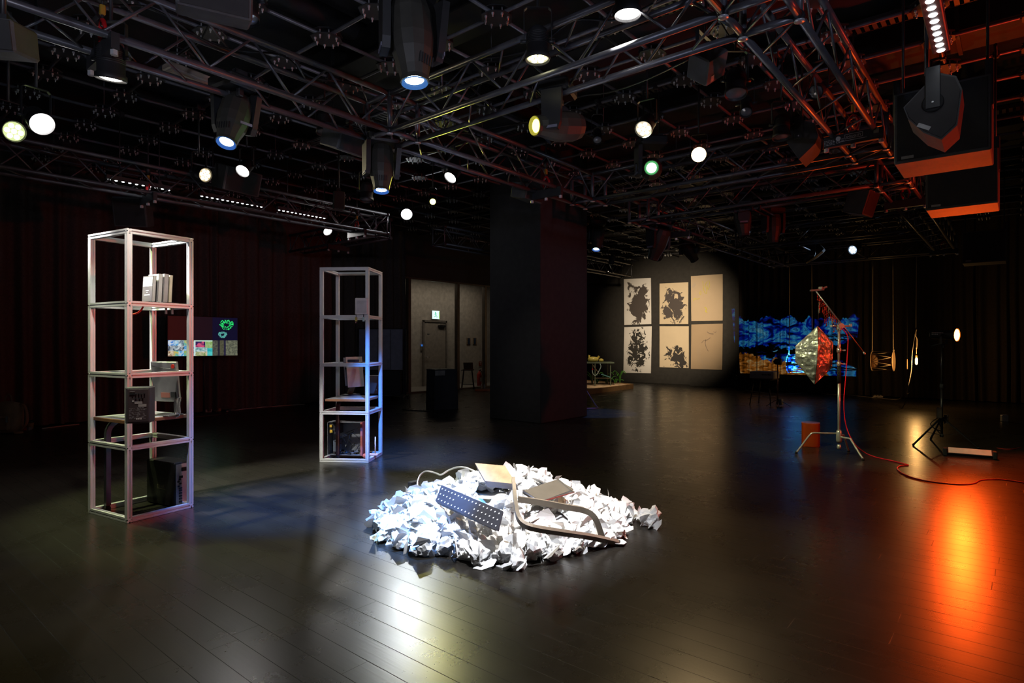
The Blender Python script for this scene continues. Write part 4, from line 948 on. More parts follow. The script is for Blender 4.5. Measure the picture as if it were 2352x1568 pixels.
def gobo():
    lp = V((pq.x+.28, pq.y+.08, SB+.10)); tgt = onx(1829, 793, 19.2)
    o = spot(lp, tgt, 4200, (1, 1, 1), 62, .02, .004); o.name = 'projector_beam'; o.data.name = 'projector_beam'
    l = o.data; l.use_nodes = True; nt = l.node_tree; N = nt.nodes; L = nt.links; em = N['Emission']
    def mth(op, a, bb=None):
        n = N.new('ShaderNodeMath'); n.operation = op
        for i, x in enumerate((a, bb)):
            if x is None: continue
            if isinstance(x, (int, float)): n.inputs[i].default_value = x
            else: L.new(x, n.inputs[i])
        return n.outputs[0]
    tc = N.new('ShaderNodeTexCoord'); sp = N.new('ShaderNodeSeparateXYZ'); L.new(tc.outputs['Normal'], sp.inputs[0])
    az = mth('ABSOLUTE', sp.outputs['Z']); u = mth('DIVIDE', sp.outputs['X'], az); v = mth('DIVIDE', sp.outputs['Y'], az)
    inx = mth('LESS_THAN', mth('ABSOLUTE', u), .415); inz = mth('LESS_THAN', mth('ABSOLUTE', v), .225); mask = mth('MULTIPLY', inx, inz)
    cb = N.new('ShaderNodeCombineXYZ'); L.new(u, cb.inputs[0]); L.new(v, cb.inputs[1])
    def noise_(sx, sy, ox, det, dist):
        mp = N.new('ShaderNodeMapping'); mp.inputs['Scale'].default_value = (sx, sy, 1); mp.inputs['Location'].default_value = (ox, ox*.6, 0); L.new(cb.outputs[0], mp.inputs[0])
        n = N.new('ShaderNodeTexNoise'); n.inputs['Scale'].default_value = 1; n.inputs['Detail'].default_value = det; n.inputs['Distortion'].default_value = dist; L.new(mp.outputs[0], n.inputs['Vector']); return n.outputs['Fac']
    big = noise_(5.5, 9, 3.3, 3, 2.2); fine = noise_(16, 34, 7.1, 5, 1.0); edge = noise_(14, 3, 1.7, 4, .3)
    val = mth('ADD', big, mth('MULTIPLY', mth('SUBTRACT', fine, .5), .22))
    rp = N.new('ShaderNodeValToRGB'); e = rp.color_ramp.elements
    e[0].position = .36; e[0].color = (0, 0, .01, 1); e[1].position = .78; e[1].color = (.22, .62, .95, 1)
    for p_, c_ in ((.42, (.0, .01, .30, 1)), (.48, (.0, .03, .62, 1)), (.53, (.02, .30, .80, 1)), (.58, (.05, .45, .90, 1)), (.61, (.0, .06, .45, 1)), (.66, (.10, .50, .85, 1))):
        q = e.new(p_); q.color = c_
    L.new(val, rp.inputs[0])
    # ragged upper edge, black gap in the middle, amber mass lower left
    vtop = mth('LESS_THAN', mth('ADD', v, mth('MULTIPLY', mth('SUBTRACT', edge, .5), .16)), .185)
    gap = mth('GREATER_THAN', mth('ABSOLUTE', mth('ADD', mth('ADD', v, .05), mth('MULTIPLY', mth('SUBTRACT', big, .5), .20))), .030)
    am = N.new('ShaderNodeMix'); am.data_type = 'RGBA'
    low = mth('LESS_THAN', mth('ADD', mth('ADD', v, mth('MULTIPLY', u, .28)), mth('MULTIPLY', mth('SUBTRACT', edge, .5), .25)), -.155)
    L.new(low, am.inputs[0]); L.new(rp.outputs[0], am.inputs[6])
    wm = N.new('ShaderNodeValToRGB'); e = wm.color_ramp.elements; e[0].position = .35; e[0].color = (.05, .02, .0, 1); e[1].position = .70; e[1].color = (.60, .50, .22, 1); q = e.new(.52); q.color = (.45, .17, .02, 1)
    L.new(fine, wm.inputs[0]); L.new(wm.outputs[0], am.inputs[7]); L.new(am.outputs[2], em.inputs['Color'])
    L.new(mth('MULTIPLY', mth('MULTIPLY', mask, gap), vtop), em.inputs['Strength'])
gobo()
mq = onz(1786, 932); ms = thing('microphone_stand', 'slim stand beside the projector stool with a dark lamp head on top', 'stand', mq)
ztop = at(1786, 835, (mq-EYE).dot(FW)).z
MB().rod((0, 0, .03), (0, 0, ztop), .012).build('pole', mat('red_brown_pole', (.32, .16, .14), .35, .5), ms)
for k in range(3): MB().bar((0, 0, .16), (.30*math.cos(2.1*k+.4), .30*math.sin(2.1*k+.4), .012), .018, .010).build('leg', black_metal, ms)
MB().lathe([(.03, -.09), (.07, -.05), (.08, .06), (.07, .09)], 18, T=Matrix.Translation((0, 0, ztop+.05)) @ Matrix.Rotation(PI/2, 4, 'X')).box((0, 0, ztop+.0), (.20, .05, .03), bev=.006).build('head', fixture_black, ms)
MB().box((0, -.08, .10), (.14, .06, .14), bev=.01).build('grey_pack', mat('grey_pack', (.36, .34, .33), .6), ms)
for k, (px, py, w_, h_, m_, lb, cat, x) in enumerate(((1713, 797, .10, .15, white_label, 'white switch plate on the end wall beside the curtain edge', 'switch', 20.09), (1692, 862, .08, .11, rubber, 'black socket with a bright centre low on the end wall', 'socket', 20.09), (1681, 868, .10, .16, rubber, 'black plug adaptor low on the end wall', 'socket', 20.09))):
    q = onx(px, py, x); T = thing('wall_switch' if k == 0 else 'wall_socket', lb, cat, q)
    MB().box((0, 0, 0), (.016, w_, h_), bev=.003).build('plate', m_, T)
    if k == 1: MB().box((-.009, 0, 0), (.006, .03, .03)).build('socket_insert', white_label, T)
    if k == 0: MB().box((-.009, 0, 0), (.004, .04, .06)).build('rocker', mat('switch_rocker', (.66, .64, .6), .4), T)
    if k == 2: MB().tube(smoothpath([(-.01, 0, -.06), (-.03, .02, -.2), (-.02, -.01, -.4), (-.05, .03, -.52)]), .008).build('lead', rubber, T)

# ================================================================ HANGING DRUMS AND BULB
rope_m = mat('hemp_rope', (.62, .50, .34), .8); wood_d = mat('drum_wood', (.34, .20, .11), .5); skin_m = mat('drum_skin', (.70, .50, .30), .6)
def drum(label, pL, pR, ztop, zmid, x, r=.235):
    a, b_ = onx(pL, zmid, x), onx(pR, zmid, x); c = (a+b_)/2; ax = (b_-a); L_ = ax.length; ax.normalize(); T = thing('hanging_drum', label, 'drum', c, 0, 'drums hung on ropes')
    Mx = axes((0, 0, 0), V((0, 0, 1)).cross(ax) if False else UP.cross(ax), UP, ax) if False else orient((0, 0, 0), -ax)
    MB().lathe([(.19, -L_*.46), (.20, -L_*.36), (.10, -.05), (.085, 0), (.10, .05), (.20, L_*.36), (.19, L_*.46)], 28, T=Mx).build('body', wood_d, T)
    for s in (-1, 1):
        h = MB(); n = 28; h.tube([Mx @ V((r*math.cos(2*PI*k/n), r*math.sin(2*PI*k/n), s*L_*.5)) for k in range(n+1)], .013, 8, caps=False); h.build('hoop', mat('hoop_wood', (.60, .42, .25), .5), T)
        MB().lathe([(r, s*L_*.49), (.0005, s*L_*.495)], 28, T=Mx, cap=False).build('skin', skin_m, T)
    cd_ = MB(); n = 8
    for k in range(n):
        a0 = 2*PI*k/n; a1 = 2*PI*(k+.5)/n; a2 = 2*PI*(k+1)/n
        p0 = Mx @ V((r*math.cos(a0), r*math.sin(a0), -L_*.5)); p1 = Mx @ V((r*math.cos(a1), r*math.sin(a1), L_*.5)); p2 = Mx @ V((r*math.cos(a2), r*math.sin(a2), -L_*.5))
        cd_.rod(p0, p1, .006, 6); cd_.rod(p1, p2, .006, 6)
    cd_.build('lacing', rope_m, T)
    for s, pt in ((-1, a), (1, b_)):
        z1 = ztop-c.z; m = MB(); m.tube(smoothpath([ax*(s*L_*.5)+UP*r, ax*(s*L_*.49)+UP*(r+.25), ax*(s*L_*.47)+UP*z1]), .011, 7); m.lathe([(.012, r-.02), (.024, r+.02), (.012, r+.06)], 8, T=Matrix.Translation(ax*(s*L_*.5))); m.build('rope', rope_m, T)
    return T
drum('laced barrel drum hanging on two long ropes, left of the glowing bulb', 2003, 2052, 3.52, 829, 17.10)
drum('laced barrel drum hanging on ropes half hidden behind the foil shape', 1812, 1866, 3.52, 835, 17.10)
def bulb():
    x = 16.76; q = onx(2105, 830, x); T = thing('pendant_bulb', 'bare glowing tubular bulb hanging on a long cord', 'pendant lamp', q)
    MB().lathe([(.004, -.075), (.022, -.06), (.026, -.03), (.026, .06), (.016, .085)], 16).build('bulb_glass', glow('warm_filament', (1, .55, .14), 14), T)
    MB().lathe([(.018, .085), (.022, .09), (.022, .15), (.010, .17)], 14).build('lamp_holder', mat('brass_holder', (.45, .30, .12), .35, .8), T)
    zt = 3.5-q.z; MB().tube(smoothpath([(0, 0, .16), (.005, 0, .5), (0, .01, .9), (0, 0, zt)]), .006).tube(smoothpath([(0, .0, .30), (.01, -.02, .5), (.0, .02, .62), (0, 0, .75)]), .012).build('cord', rope_m, T)
    point(q+V((-.10, 0, 0)), 26, (1, .52, .16), .03, T, q)
    f1, f2 = onz(2072, 911, .008)-q, onz(2030, 915, .008)-q
    MB().tube(smoothpath([(0, .02, .70), (-.02, .08, .2), (-.03, .10, -.25), (-.05, .18, -.75), onz(2092, 895, .05)-q, f1, onz(2060, 917, .008)-q, f2, onz(2012, 912, .02)-q], 6), .007).build('flex', mat('grey_flex', (.42, .38, .34), .6), T)
bulb()
dq = onx(2084, 836, 17.12); ds = thing('hanging_stick', 'thin wooden beater hanging on a thread between the drum and the bulb', 'drumstick', dq)
MB().lathe([(.012, -.12), (.009, 0), (.008, .12)], 10).build('stick', skin_m, ds); MB().rod((0, 0, .12), (0, 0, 3.5-dq.z), .002, 5).build('thread', rubber, ds)
q = onz(2016, 913); pst = thing('power_strip', 'pale power strip on the floor below the hanging drum', 'power strip', q, math.radians(-52))
MB().box((0, 0, .028), (.26, .06, .045), bev=.006).build('body', mat('ivory_plastic', (.60, .55, .48), .5), pst)
k = MB()
for i in range(3): k.box((-.08+.075*i, 0, .06), (.04, .045, .03), bev=.004)
k.build('plug', mat('plug_grey', (.45, .4, .36), .5), pst)
wc = smoothpath([onz(1712, 896, .008), onz(1790, 905, .008), onz(1870, 900, .008), onz(1900, 905, .008), onz(1950, 907, .008), onz(2006, 913, .012)], 8)
tag(MB().tube(wc, .009).build('floor_cable', mat('ivory_cable', (.58, .52, .45), .6)), 'ivory mains cable lying along the foot of the right curtain', 'cable')

# ================================================================ PLANTED SAND BED AND TABLE BESIDE THE COLUMN
a = onz(1454, 892); bx = thing('sand_bed', 'low wooden tray of soil with small plants, half hidden behind the column', 'planter', (a.x, a.y, 0))
# near edge runs towards -x+y behind the column
e1 = onz(1354, 905)-a; e1 = V((e1.x, e1.y, 0)).normalized(); e2 = V((-e1.y, e1.x, 0)); e2 = e2 if e2.x > 0 else -e2
e2 = V((.35, .94, 0)).normalized()
far = [V((0, 0, 0)), e1*4.2, e1*4.2+e2*2.6, e2*2.6]
wd = mat('orange_pine', (.48, .26, .12), .55)
for i in range(4):
    p, q_ = far[i], far[(i+1) % 4]; MB().bar(p+UP*.075, q_+UP*.075, .04, .15, up=UP).build('tray_side', wd, bx)
soil = MB(); n = 16; vs_ = []; 
for i in range(n+1):
    for k in range(n+1):
        s, t = .02+.96*i/n, .02+.96*k/n; p = e1*(4.2*s)+e2*(2.6*t); vs_.append(p+UP*(.125+.03*noise.noise(p*2.3)))
soil.add(vs_, [(i*(n+1)+k, i*(n+1)+k+1, (i+1)*(n+1)+k+1, (i+1)*(n+1)+k) for i in range(n) for k in range(n)], 0, True)
so = soil.build('soil', mat('sandy_soil', (.50, .33, .22), .9, var=.5, scale=5), bx); so['kind'] = 'stuff'
leaf = mat('grass_green_leaf', (.10, .32, .05), .5); rr = random.Random(15)
for k, (px, py, hgt) in enumerate(((1392, 884, .42), (1424, 884, .48), (1402, 888, .30), (1360, 880, .46), (1371, 890, .22), (1413, 880, .22))):
    g_ = at(px, py, 20.3); g_.z = .13; T = thing('small_plant', ('green sprout with broad blades left of the table\'s right leg', 'taller green shoot nearest the tray\'s free corner', 'small shoot at the foot of the table leg', 'arching green plant at the column\'s edge', 'low tuft in the soil behind the left table leg', 'tiny seedling between the two taller shoots')[k], 'plant', g_, 0, 'plants in the sand bed')
    for i in range(6):
        an = rr.uniform(0, 2*PI); sp_ = rr.uniform(.10, .22); h_ = hgt*rr.uniform(.6, 1)
        MB().sweep(smoothpath([(0, 0, -.02), (sp_*.3*math.cos(an), sp_*.3*math.sin(an), h_*.6), (sp_*math.cos(an), sp_*math.sin(an), h_*.9), (sp_*1.5*math.cos(an), sp_*1.5*math.sin(an), h_*.7)], 3), [(-.014, -.002), (.014, -.002), (.014, .002), (-.014, .002)], 0, True).build('leaf', leaf, T)
YT = 19.3; tz = at(1390, 833, YT).z
tt = thing('green_table', 'thin green table standing in the sand bed with yellow ceramics on it', 'table', at(1380, 888, YT)*1.0)
tt.location.z = .12; tl = tt.location.copy(); gm = mat('green_grey_table', (.16, .19, .14), .45)
w0 = at(1300, 833, YT)-tl; w1 = at(1411, 833, YT)-tl; w0.z = w1.z = tz-.12; dep = FW*.7
MB().bar(w0+dep*.5, w1+dep*.5, .70, .04, up=UP).build('table_top', gm, tt)
for px, dd in ((1403, .05), (1367, .02), (1310, .02)):
    for ff in (0, .62):
        t_ = at(px, 838, YT)-tl; t_.z = tz-.14; b2 = V((t_.x, t_.y, 0)); MB().bar(t_+FW*(dd+ff), b2+FW*(dd+ff), .028, .028).build('table_leg', gm, tt)
br = MB(); zA = at(1380, 868, YT).z-.12
pa, pb2 = at(1368, 868, YT)-tl, at(1403, 868, YT)-tl; br.bar(pa, pb2, .02, .02); br.bar(at(1362, 838, YT)-tl, at(1376, 858, YT)-tl, .02, .02); br.build('brace', mat('brown_brace', (.22, .15, .10), .5), tt)
MB().bar(at(1381, 859, YT)-tl, at(1402, 866, YT)-tl, .03, .03).build('teal_tube', mat('teal_tube', (.12, .30, .34), .4), tt)
cbm = mat('pale_blue_cord', (.40, .52, .55), .5)
MB().tube(smoothpath([at(1378, 835, YT)-tl, at(1380, 842, YT)-tl, at(1375, 853, YT)-tl, at(1368, 862, YT)-tl, at(1362, 858, YT)-tl, at(1360, 850, YT)-tl], 5), .014).build('cord', cbm, tt)
MB().lathe([(.002, -.03), (.03, 0), (.002, .03)], 10, T=Matrix.Translation(at(1361, 848, YT)-tl)).build('red_bead', mat('red_bead', (.6, .05, .06), .4), tt)
yc = mat('yellow_ceramic', (.80, .62, .16), .3)
p = at(1362, 833, YT+.3); p.z = tz+.02; yb = thing('yellow_vessel', 'yellow ceramic shape with a raised spout on the green table, at the column\'s edge', 'ceramic', p)
MB().lathe([(.08, 0), (.16, .03), (.18, .10), (.12, .16), (.05, .17)], 20).build('body', yc, yb)
MB().tube(smoothpath([(RT*.10+UP*.10), (RT*.16+UP*.13), (RT*.20+UP*.19)]), .035).tube(smoothpath([(-RT*.10+UP*.10), (-RT*.13+UP*.16), (-RT*.11+UP*.22)]), .03).build('spout', yc, yb)
p = at(1381, 833, YT+.25); p.z = tz+.02; yb = MB().lathe([(.03, 0), (.075, .03), (.08, .06), (.055, .10), (.001, .115)], 18).build('yellow_ball', yc, None, p); tag(yb, 'small round yellow ceramic to the right of the spouted one on the green table', 'ceramic')
# tubular stand in the blue pool of light
tb = MB(); A = onz(1338, 938, .02); B = onz(1373, 937, .02); Cc = at(1352, 905, 13.3)
tb.tube(smoothpath([A, A+(B-A)*.5, B-(B-A)*.05, B+UP*.02+FW*.03, B+(Cc-B)*.1, B+(Cc-B)*.6, Cc, Cc+UP*.4-RT*.25], 4), .012, 8)
o = tb.build('tube_stand', mat('mauve_tube', (.40, .28, .36), .3, .6)); tag(o, 'bent mauve tube leg standing in the blue light pool beside the column', 'stand')

# ================================================================ ALONG THE LEFT WALL
a, b_ = onz(992, 941), onz(1058, 939); c = (a+b_)/2; d = b_-a; W_ = d.length; bn = thing('covered_bin', 'black cloth-covered bin with a grey lidded corner, in front of the corridor glazing', 'bin', c, math.atan2(d.y, d.x)+.25)
hb = .89; cm_ = mat('black_cloth', (.022, .024, .030), .8, bump=.1)
mb = MB(); vs_ = []; nz, nk = 8, 40
for i in range(nz+1):
    t = i/nz; z = hb*(1-t)
    for k in range(nk):
        an = 2*PI*k/nk; cx_, sy_ = math.cos(an), math.sin(an); q_ = max(abs(cx_), abs(sy_)); fl_ = 1+.06*t+.035*t*math.sin(an*7)+.02*noise.noise(V((cx_*2, sy_*2, t*2)))
        vs_.append((W_*.40*cx_/q_*fl_, .26*sy_/q_*fl_+.26, z))
mb.add(vs_, [(i*nk+k, i*nk+(k+1) % nk, (i+1)*nk+(k+1) % nk, (i+1)*nk+k) for i in range(nz) for k in range(nk)], 0, True)
mb.build('cloth_cover', cm_, bn)
MB().box((-.02, .26, hb-.01), (W_*.78, .50, .03), bev=.006).build('lid', mat('dark_grey_lid', (.06, .06, .06), .5), bn)
MB().box((-W_*.24, -.005, hb-.075), (W_*.36, .03, .11), bev=.004).build('grey_corner', mat('grey_bag_edge', (.22, .22, .21), .6), bn)
def board():
    y = 12.7; L0 = ony(862, 800, 12.7); R0 = ony(925, 800, 12.7); YB = 15.6
    p0 = at(818, 915, YB); p1 = at(936, 915, YB); p0.z = p1.z = 0; c = (p0+p1)/2; d = p1-p0; W_ = d.length
    T = thing('rolling_board', 'dark grey panel on a black wheeled tube frame beside the farther tower', 'board', c, math.atan2(d.y, d.x))
    zt = at(900, 755, YB).z; zb = at(900, 850, YB).z
    fm = MB()
    fm.tube(smoothpath([(W_/2-.04, 0, .1), (W_/2-.04, 0, zt-.10), (W_/2-.06, 0, zt-.02), (W_/2-.14, 0, zt)], 5)+[V((0, 0, zt)), V((-W_/2+.05, 0, zt))], .016).rod((-W_/2+.05, 0, .1), (-W_/2+.05, 0, zt), .016).rod((-W_/2+.05, 0, .12), (W_/2-.04, 0, .12), .016)
    for s in (-1, 1): fm.tube(smoothpath([(s*(W_/2-.05), .38, .06), (s*(W_/2-.05), .3, .11), (s*(W_/2-.05), -.3, .11), (s*(W_/2-.05), -.38, .06)], 4), .016)
    fm.build('tube_frame', black_metal, T)
    MB().box((-.02, -.02, (zt+zb)/2), (W_-.20, .02, zt-zb-.02), bev=.004).build('panel', mat('blue_grey_panel', (.24, .24, .31), .6), T)
    for k in range(3): MB().box((-W_/2+.25+.32*k, -.032, (zt+zb)/2), (.01, .006, zt-zb-.04)).build('panel_seam', rubber, T)
    MB().box((-.04, .02, zb*.5+.06), (W_-.3, .02, zb-.14)).build('lower_cloth', cm_, T)
    for s in (-1, 1):
        for f_ in (-1, 1): MB().lathe([(.035, -.012), (.035, .012)], 16, T=Matrix.Translation((s*(W_/2-.05), f_*.36, .036)) @ Matrix.Rotation(PI/2, 4, 'Y')).build('castor', rubber, T)
board()
q = onz(1076, 893); T = thing('bar_stool', 'thin black stool holding an open laptop in front of the glazing', 'stool', (q.x, q.y, 0), PHI)
sh = .62
MB().box((-.03, 0, sh-.01), (.40, .36, .02), bev=.004).build('seat', black_metal, T)
for sx, sy in ((-1, -1), (1, -1), (-1, 1), (1, 1)): MB().rod((sx*.13-.02, sy*.12, sh-.02), (sx*.20-.02, sy*.19, 0), .012, 8).build('leg', black_metal, T)
MB().bar((-.20, -.17, .15), (.16, -.17, .15), .014, .014).bar((-.20, .17, .15), (.16, .17, .15), .014, .014).build('foot_rail', black_metal, T)
T = thing('open_laptop', 'dark open laptop standing on the thin black stool', 'laptop', (q.x, q.y, sh), PHI+.35)
MB().box((0, 0, .009), (.32, .22, .016), bev=.003).build('keyboard_base', mat('laptop_grey', (.10, .085, .08), .4, .4), T)
MB().box((0, 0, .11), (.32, .010, .22), T=Matrix.Translation((.03, .11, .015)) @ Matrix.Rotation(math.radians(-14), 4, 'X')).build('screen_lid', mat('laptop_lid', (.085, .07, .065), .4, .3), T)
# corridor fittings
q = ony(1000, 723, 15.57); T = thing('exit_sign', 'small lit green and white exit sign above the corridor door', 'sign', q)
MB().box((0, 0, 0), (.36, .05, .30), bev=.006).build('housing', mat('sign_case', (.7, .7, .7), .5), T)
MB().box((0, -.027, 0), (.34, .006, .28)).build('lit_face', glow('exit_white', (.70, 1, .92), 1.3), T)
rn = MB(); ey = -.032
rn.lathe([(.022, -.002), (.022, .002)], 14, T=Matrix.Translation((-.03, ey, .085)) @ Matrix.Rotation(PI/2, 4, 'X')); rn.bar((-.03, ey, .06), (.0, ey, -.02), .03, .004, up=(0, 1, 0)); rn.bar((.0, ey, -.02), (.05, ey, -.05), .02, .004, up=(0, 1, 0)); rn.bar((.05, ey, -.05), (.04, ey, -.10), .018, .004, up=(0, 1, 0)); rn.bar((.0, ey, -.02), (-.04, ey, -.06), .02, .004, up=(0, 1, 0)); rn.bar((-.04, ey, -.06), (-.09, ey, -.07), .018, .004, up=(0, 1, 0)); rn.bar((-.02, ey, .05), (.05, ey, .03), .014, .004, up=(0, 1, 0)); rn.bar((-.03, ey, .05), (-.08, ey, .01), .014, .004, up=(0, 1, 0))
rn.build('running_figure', glow('exit_green', (.05, .65, .35), .8), T)
MB().box((.15, -.031, 0), (.03, .004, .26)).build('green_doorway', glow('exit_yellow_green', (.45, .9, .2), .9), T)
for k, px in enumerate((1076, 1090)):
    q = ony(px, 783, 15.58); T = thing('framed_notice', ('left of the two small blue notices on tan plates in the corridor', 'right of the two small blue notices on tan plates in the corridor')[k], 'notice', q, 0, 'blue corridor notices')
    MB().box((0, 0, 0), (.20, .02, .24), bev=.003).build('back_plate', mat('tan_plate', (.30, .23, .14), .6), T); MB().box((.0, -.013, 0), (.11, .006, .22)).build('blue_panel', mat('deep_blue_panel', (.01, .05, .14), .4), T)
q = ony(968, 795, 15.58); T = thing('door_reader', 'small card reader with a blue light beside the corridor door', 'card reader', q)
MB().box((0, 0, -.05), (.09, .03, .20), bev=.006).build('body', mat('reader_grey', (.25, .24, .23), .5), T); MB().box((0, -.017, .03), (.07, .006, .06)).build('blue_light', glow('reader_blue', (.05, .25, .9), .5), T)
q = ony(1103, 835, 15.58); T = thing('red_notice', 'small red notice above the extinguisher at the column edge', 'notice', q)
MB().box((0, 0, 0), (.14, .015, .17)).build('plate', mat('red_plate', (.35, .06, .03), .5), T); MB().bar((0, -.010, -.05), (0, -.010, .05), .012, .004).bar((-.04, -.010, .05), (.04, -.010, .05), .012, .004, up=(0, 1, 0)).build('pictogram', white_label, T)
q = ony(1101, 889, 14.3); q.z = 0.005; T = thing('fire_extinguisher', 'red fire extinguisher standing in the corridor at the column edge', 'fire extinguisher', q)
MB().lathe([(.085, 0), (.085, .38), (.06, .45), (.03, .48), (.03, .52)], 20).build('cylinder', mat('extinguisher_red', (.45, .03, .02), .35), T); MB().tube(smoothpath([(.0, 0, .53), (.07, -.03, .50), (.10, -.05, .36), (.09, -.06, .2)]), .014).build('hose', rubber, T); MB().bar((-.02, 0, .53), (.09, 0, .56), .03, .014).build('handle', black_metal, T); MB().box((0, -.084, .22), (.09, .006, .14)).build('label_band', white_label, T)
q = onz(1098, 898); T = thing('low_tray', 'shallow orange wooden tray with small bottles on the floor at the column\'s left edge', 'tray', (q.x, q.y, 0), PHI)
MB().box((.28, .2, .03), (.75, .5, .06), bev=.006).build('tray_box', wd, T); MB().box((.28, .2, .062), (.68, .44, .006)).build('tray_bed', mat('pale_tray_bed', (.45, .38, .30), .8), T)
for k in range(2):
    p = q+RT*(.10+.09*k)+FW*(.15); p.z = .066; o = MB().lathe([(.03, 0), (.03, .09), (.012, .12), (.012, .15)], 12).build('small_bottle', mat('bottle_glass_%d' % k, ((.5, .6, .6), (.30, .45, .5))[k], .15), None, p); tag(o, ('pale bottle in the shallow tray, nearer the stool', 'bluish bottle in the shallow tray, nearer the column')[k], 'bottle', 'bottles in the tray')
# cables and oddments along the foot of the curtain
for k, (pts, lb) in enumerate((([(96, 984), (120, 981), (160, 976), (182, 974)], 'pale cable along the curtain foot, right of the paper cup'), ([(520, 944), (560, 939), (600, 935), (640, 932), (700, 928)], 'pale cable along the curtain foot between the television and the farther tower'), ([(925, 940), (960, 943), (992, 944)], 'black cable running to the covered bin'), ([(905, 904), (935, 902), (940, 910), (942, 935)], 'black cable drooping from the rolling board'))):
    o = MB().tube(smoothpath([onz(x, y, .01) for x, y in pts]), .011).build('floor_cable', mat('cable_%d' % k, (.45, .40, .38) if k < 2 else (.01, .01, .01), .6)); tag(o, lb, 'cable')
for k, (px, py, c_) in enumerate(((478, 946, (.35, .33, .3)), (500, 944, (.30, .2, .12)), (532, 944, (.10, .10, .10)), (420, 950, (.10, .09, .09)))):
    q = onz(px, py); T = thing('power_adapter', ('grey adapter on the floor below the television', 'brown adapter on the floor right below the television pole', 'black adapter on the floor right of the television', 'dark adapter on the floor left of the television pole')[k], 'adapter', q, .3*k)
    MB().box((0, 0, .03), (.13, .08, .06), bev=.01).build('body', mat('adapter_%d' % k, c_, .5), T); MB().tube(smoothpath([(.06, 0, .03), (.14, .03, .012), (.20, -.02, .012)]), .008).build('lead', rubber, T)
def backpack():
    q = onz(18, 994); T = thing('backpack', 'brown backpack leaning at the foot of the curtain, far left', 'backpack', (q.x, q.y, 0), PHI+.1)
    cvs = mat('brown_canvas', (.36, .21, .14), .8, bump=.1); lea = mat('tan_strap', (.30, .16, .10), .6)
    b = MB(); n = 24
    prof = [(.0, .02, .0), (.9, .98, .02), (1, 1, .12), (1, .98, .30), (.95, .9, .42), (.75, .7, .49), (.3, .3, .52), (0, .0, .52)]; vs_ = []
    for rx, ry, z in prof:
        for k in range(n):
            a = 2*PI*k/n; c_, s_ = math.cos(a), math.sin(a); q_ = (abs(c_)**3.2+abs(s_)**3.2)**(-1/3.2); vs_.append((.21*rx*c_*q_, .13*ry*s_*q_+.02*noise.noise(V((c_, s_, z*5))), z))
    b.add(vs_, [(i*n+k, i*n+(k+1) % n, (i+1)*n+(k+1) % n, (i+1)*n+k) for i in range(len(prof)-1) for k in range(n)], 0, True); b.build('bag_body', cvs, T)
    MB().box((-.02, -.135, .17), (.28, .06, .24), bev=.03).build('front_pocket', cvs, T)
    MB().tube(smoothpath([(-.06, .02, .50), (-.04, .02, .60), (.02, .02, .62), (.05, .02, .50)]), .014).build('carry_handle', lea, T)
    MB().sweep(smoothpath([(.15, .04, .47), (.24, .0, .46), (.31, -.03, .33), (.31, -.04, .16), (.22, -.04, .04)]), [(-.022, -.006), (.022, -.006), (.022, .006), (-.022, .006)], 0, True).build('shoulder_strap', lea, T)
    MB().box((.10, -.17, .24), (.03, .012, .10)).box((-.12, -.17, .24), (.03, .012, .10)).build('buckle', chrome, T)
    q2 = MB().lathe([(.05, 0), (.065, .01), (.06, .035), (.05, .04)], 14, T=Matrix.Translation((.24, -.12, 0))); q2.build('strap_end', lea, T)
backpack()
q = onz(70, 985); T = thing('paper_cup', 'small brown paper cup with a dark lid at the foot of the curtain', 'cup', q)
MB().lathe([(.040, 0), (.052, .115)], 20).build('cup_body', mat('brown_cup', (.50, .20, .10), .6), T); MB().lathe([(.056, .112), (.056, .128), (.046, .135), (.044, .150), (.03, .150)], 20).build('cup_lid', mat('dark_lid', (.06, .05, .05), .4), T)
q = onz(56, 988); T = thing('red_packet', 'small red packet lying between the backpack and the cup', 'packet', q, PHI)
MB().box((0, .03, .025), (.13, .07, .05), bev=.006).build('body', mat('packet_red', (.6, .06, .05), .5), T); MB().box((.06, .03, .027), (.03, .072, .052)).build('packet_end', mat('packet_blue', (.2, .22, .28), .5), T)
# ================================================================ PIPE GRID UNDER THE CEILING
GZ = 4.55
GA = [5.32+.785*k for k in range(-8, 10)]           # pipes running along x
GB = [3.46+.80*k for k in range(-3, 21)]            # pipes running along y
def in_view(p, m=0):
    d = V(p)-EYE; f = d.dot(FW)
    if f < .5: return False
    x = 1176+FOC*d.dot(RT)/f; y = HZ-FOC*d.z/f
    return -m < x < 2352+m and -m < y < 1568+m
G = thing('pipe_grid', 'fixed black pipe grid with bolted joint plates hanging below the ceiling', 'pipe grid', (0, 0, GZ))
for y in GA: MB().rod((.6, y, 0), (20.3, y, 0), .0185, 10).build('pipe', pipe_black, G)
for x in GB: MB().rod((x, -3.0, .0), (x, 13.0, .0), .0185, 10).build('pipe', pipe_black, G)
oct_ = [(.150*math.cos(PI/8+PI/4*k)*(1.08 if k % 2 else 1), .150*math.sin(PI/8+PI/4*k)) for k in range(8)]
pm_ = MB().prism(oct_, -.030, -.022).prism(oct_, .022, .030).mesh('joint_plate', plate_black)
bm_ = MB().rod((0, 0, -.068), (0, 0, .036), .0062, 8).lathe([(.0125, -.046), (.0125, -.031)], 6, sm=False).lathe([(.014, .030), (.014, .038)], 6, sm=False).mesh('bolt', bolt_steel)
bpos = [(.112*math.cos(PI/8+PI/4*k), .112*math.sin(PI/8+PI/4*k)) for k in range(8)]
cross = sorted([(x, y) for x in GB for y in GA if not (8.7 < x < 10.5 and 6.5 < y < 8.1)], key=lambda c: math.hypot(*c))
seen = [c for c in cross if in_view((c[0], c[1], GZ), 30)]
near, rest = seen[:100], [c for c in cross if c not in seen[:100] and math.hypot(*c) > 2]
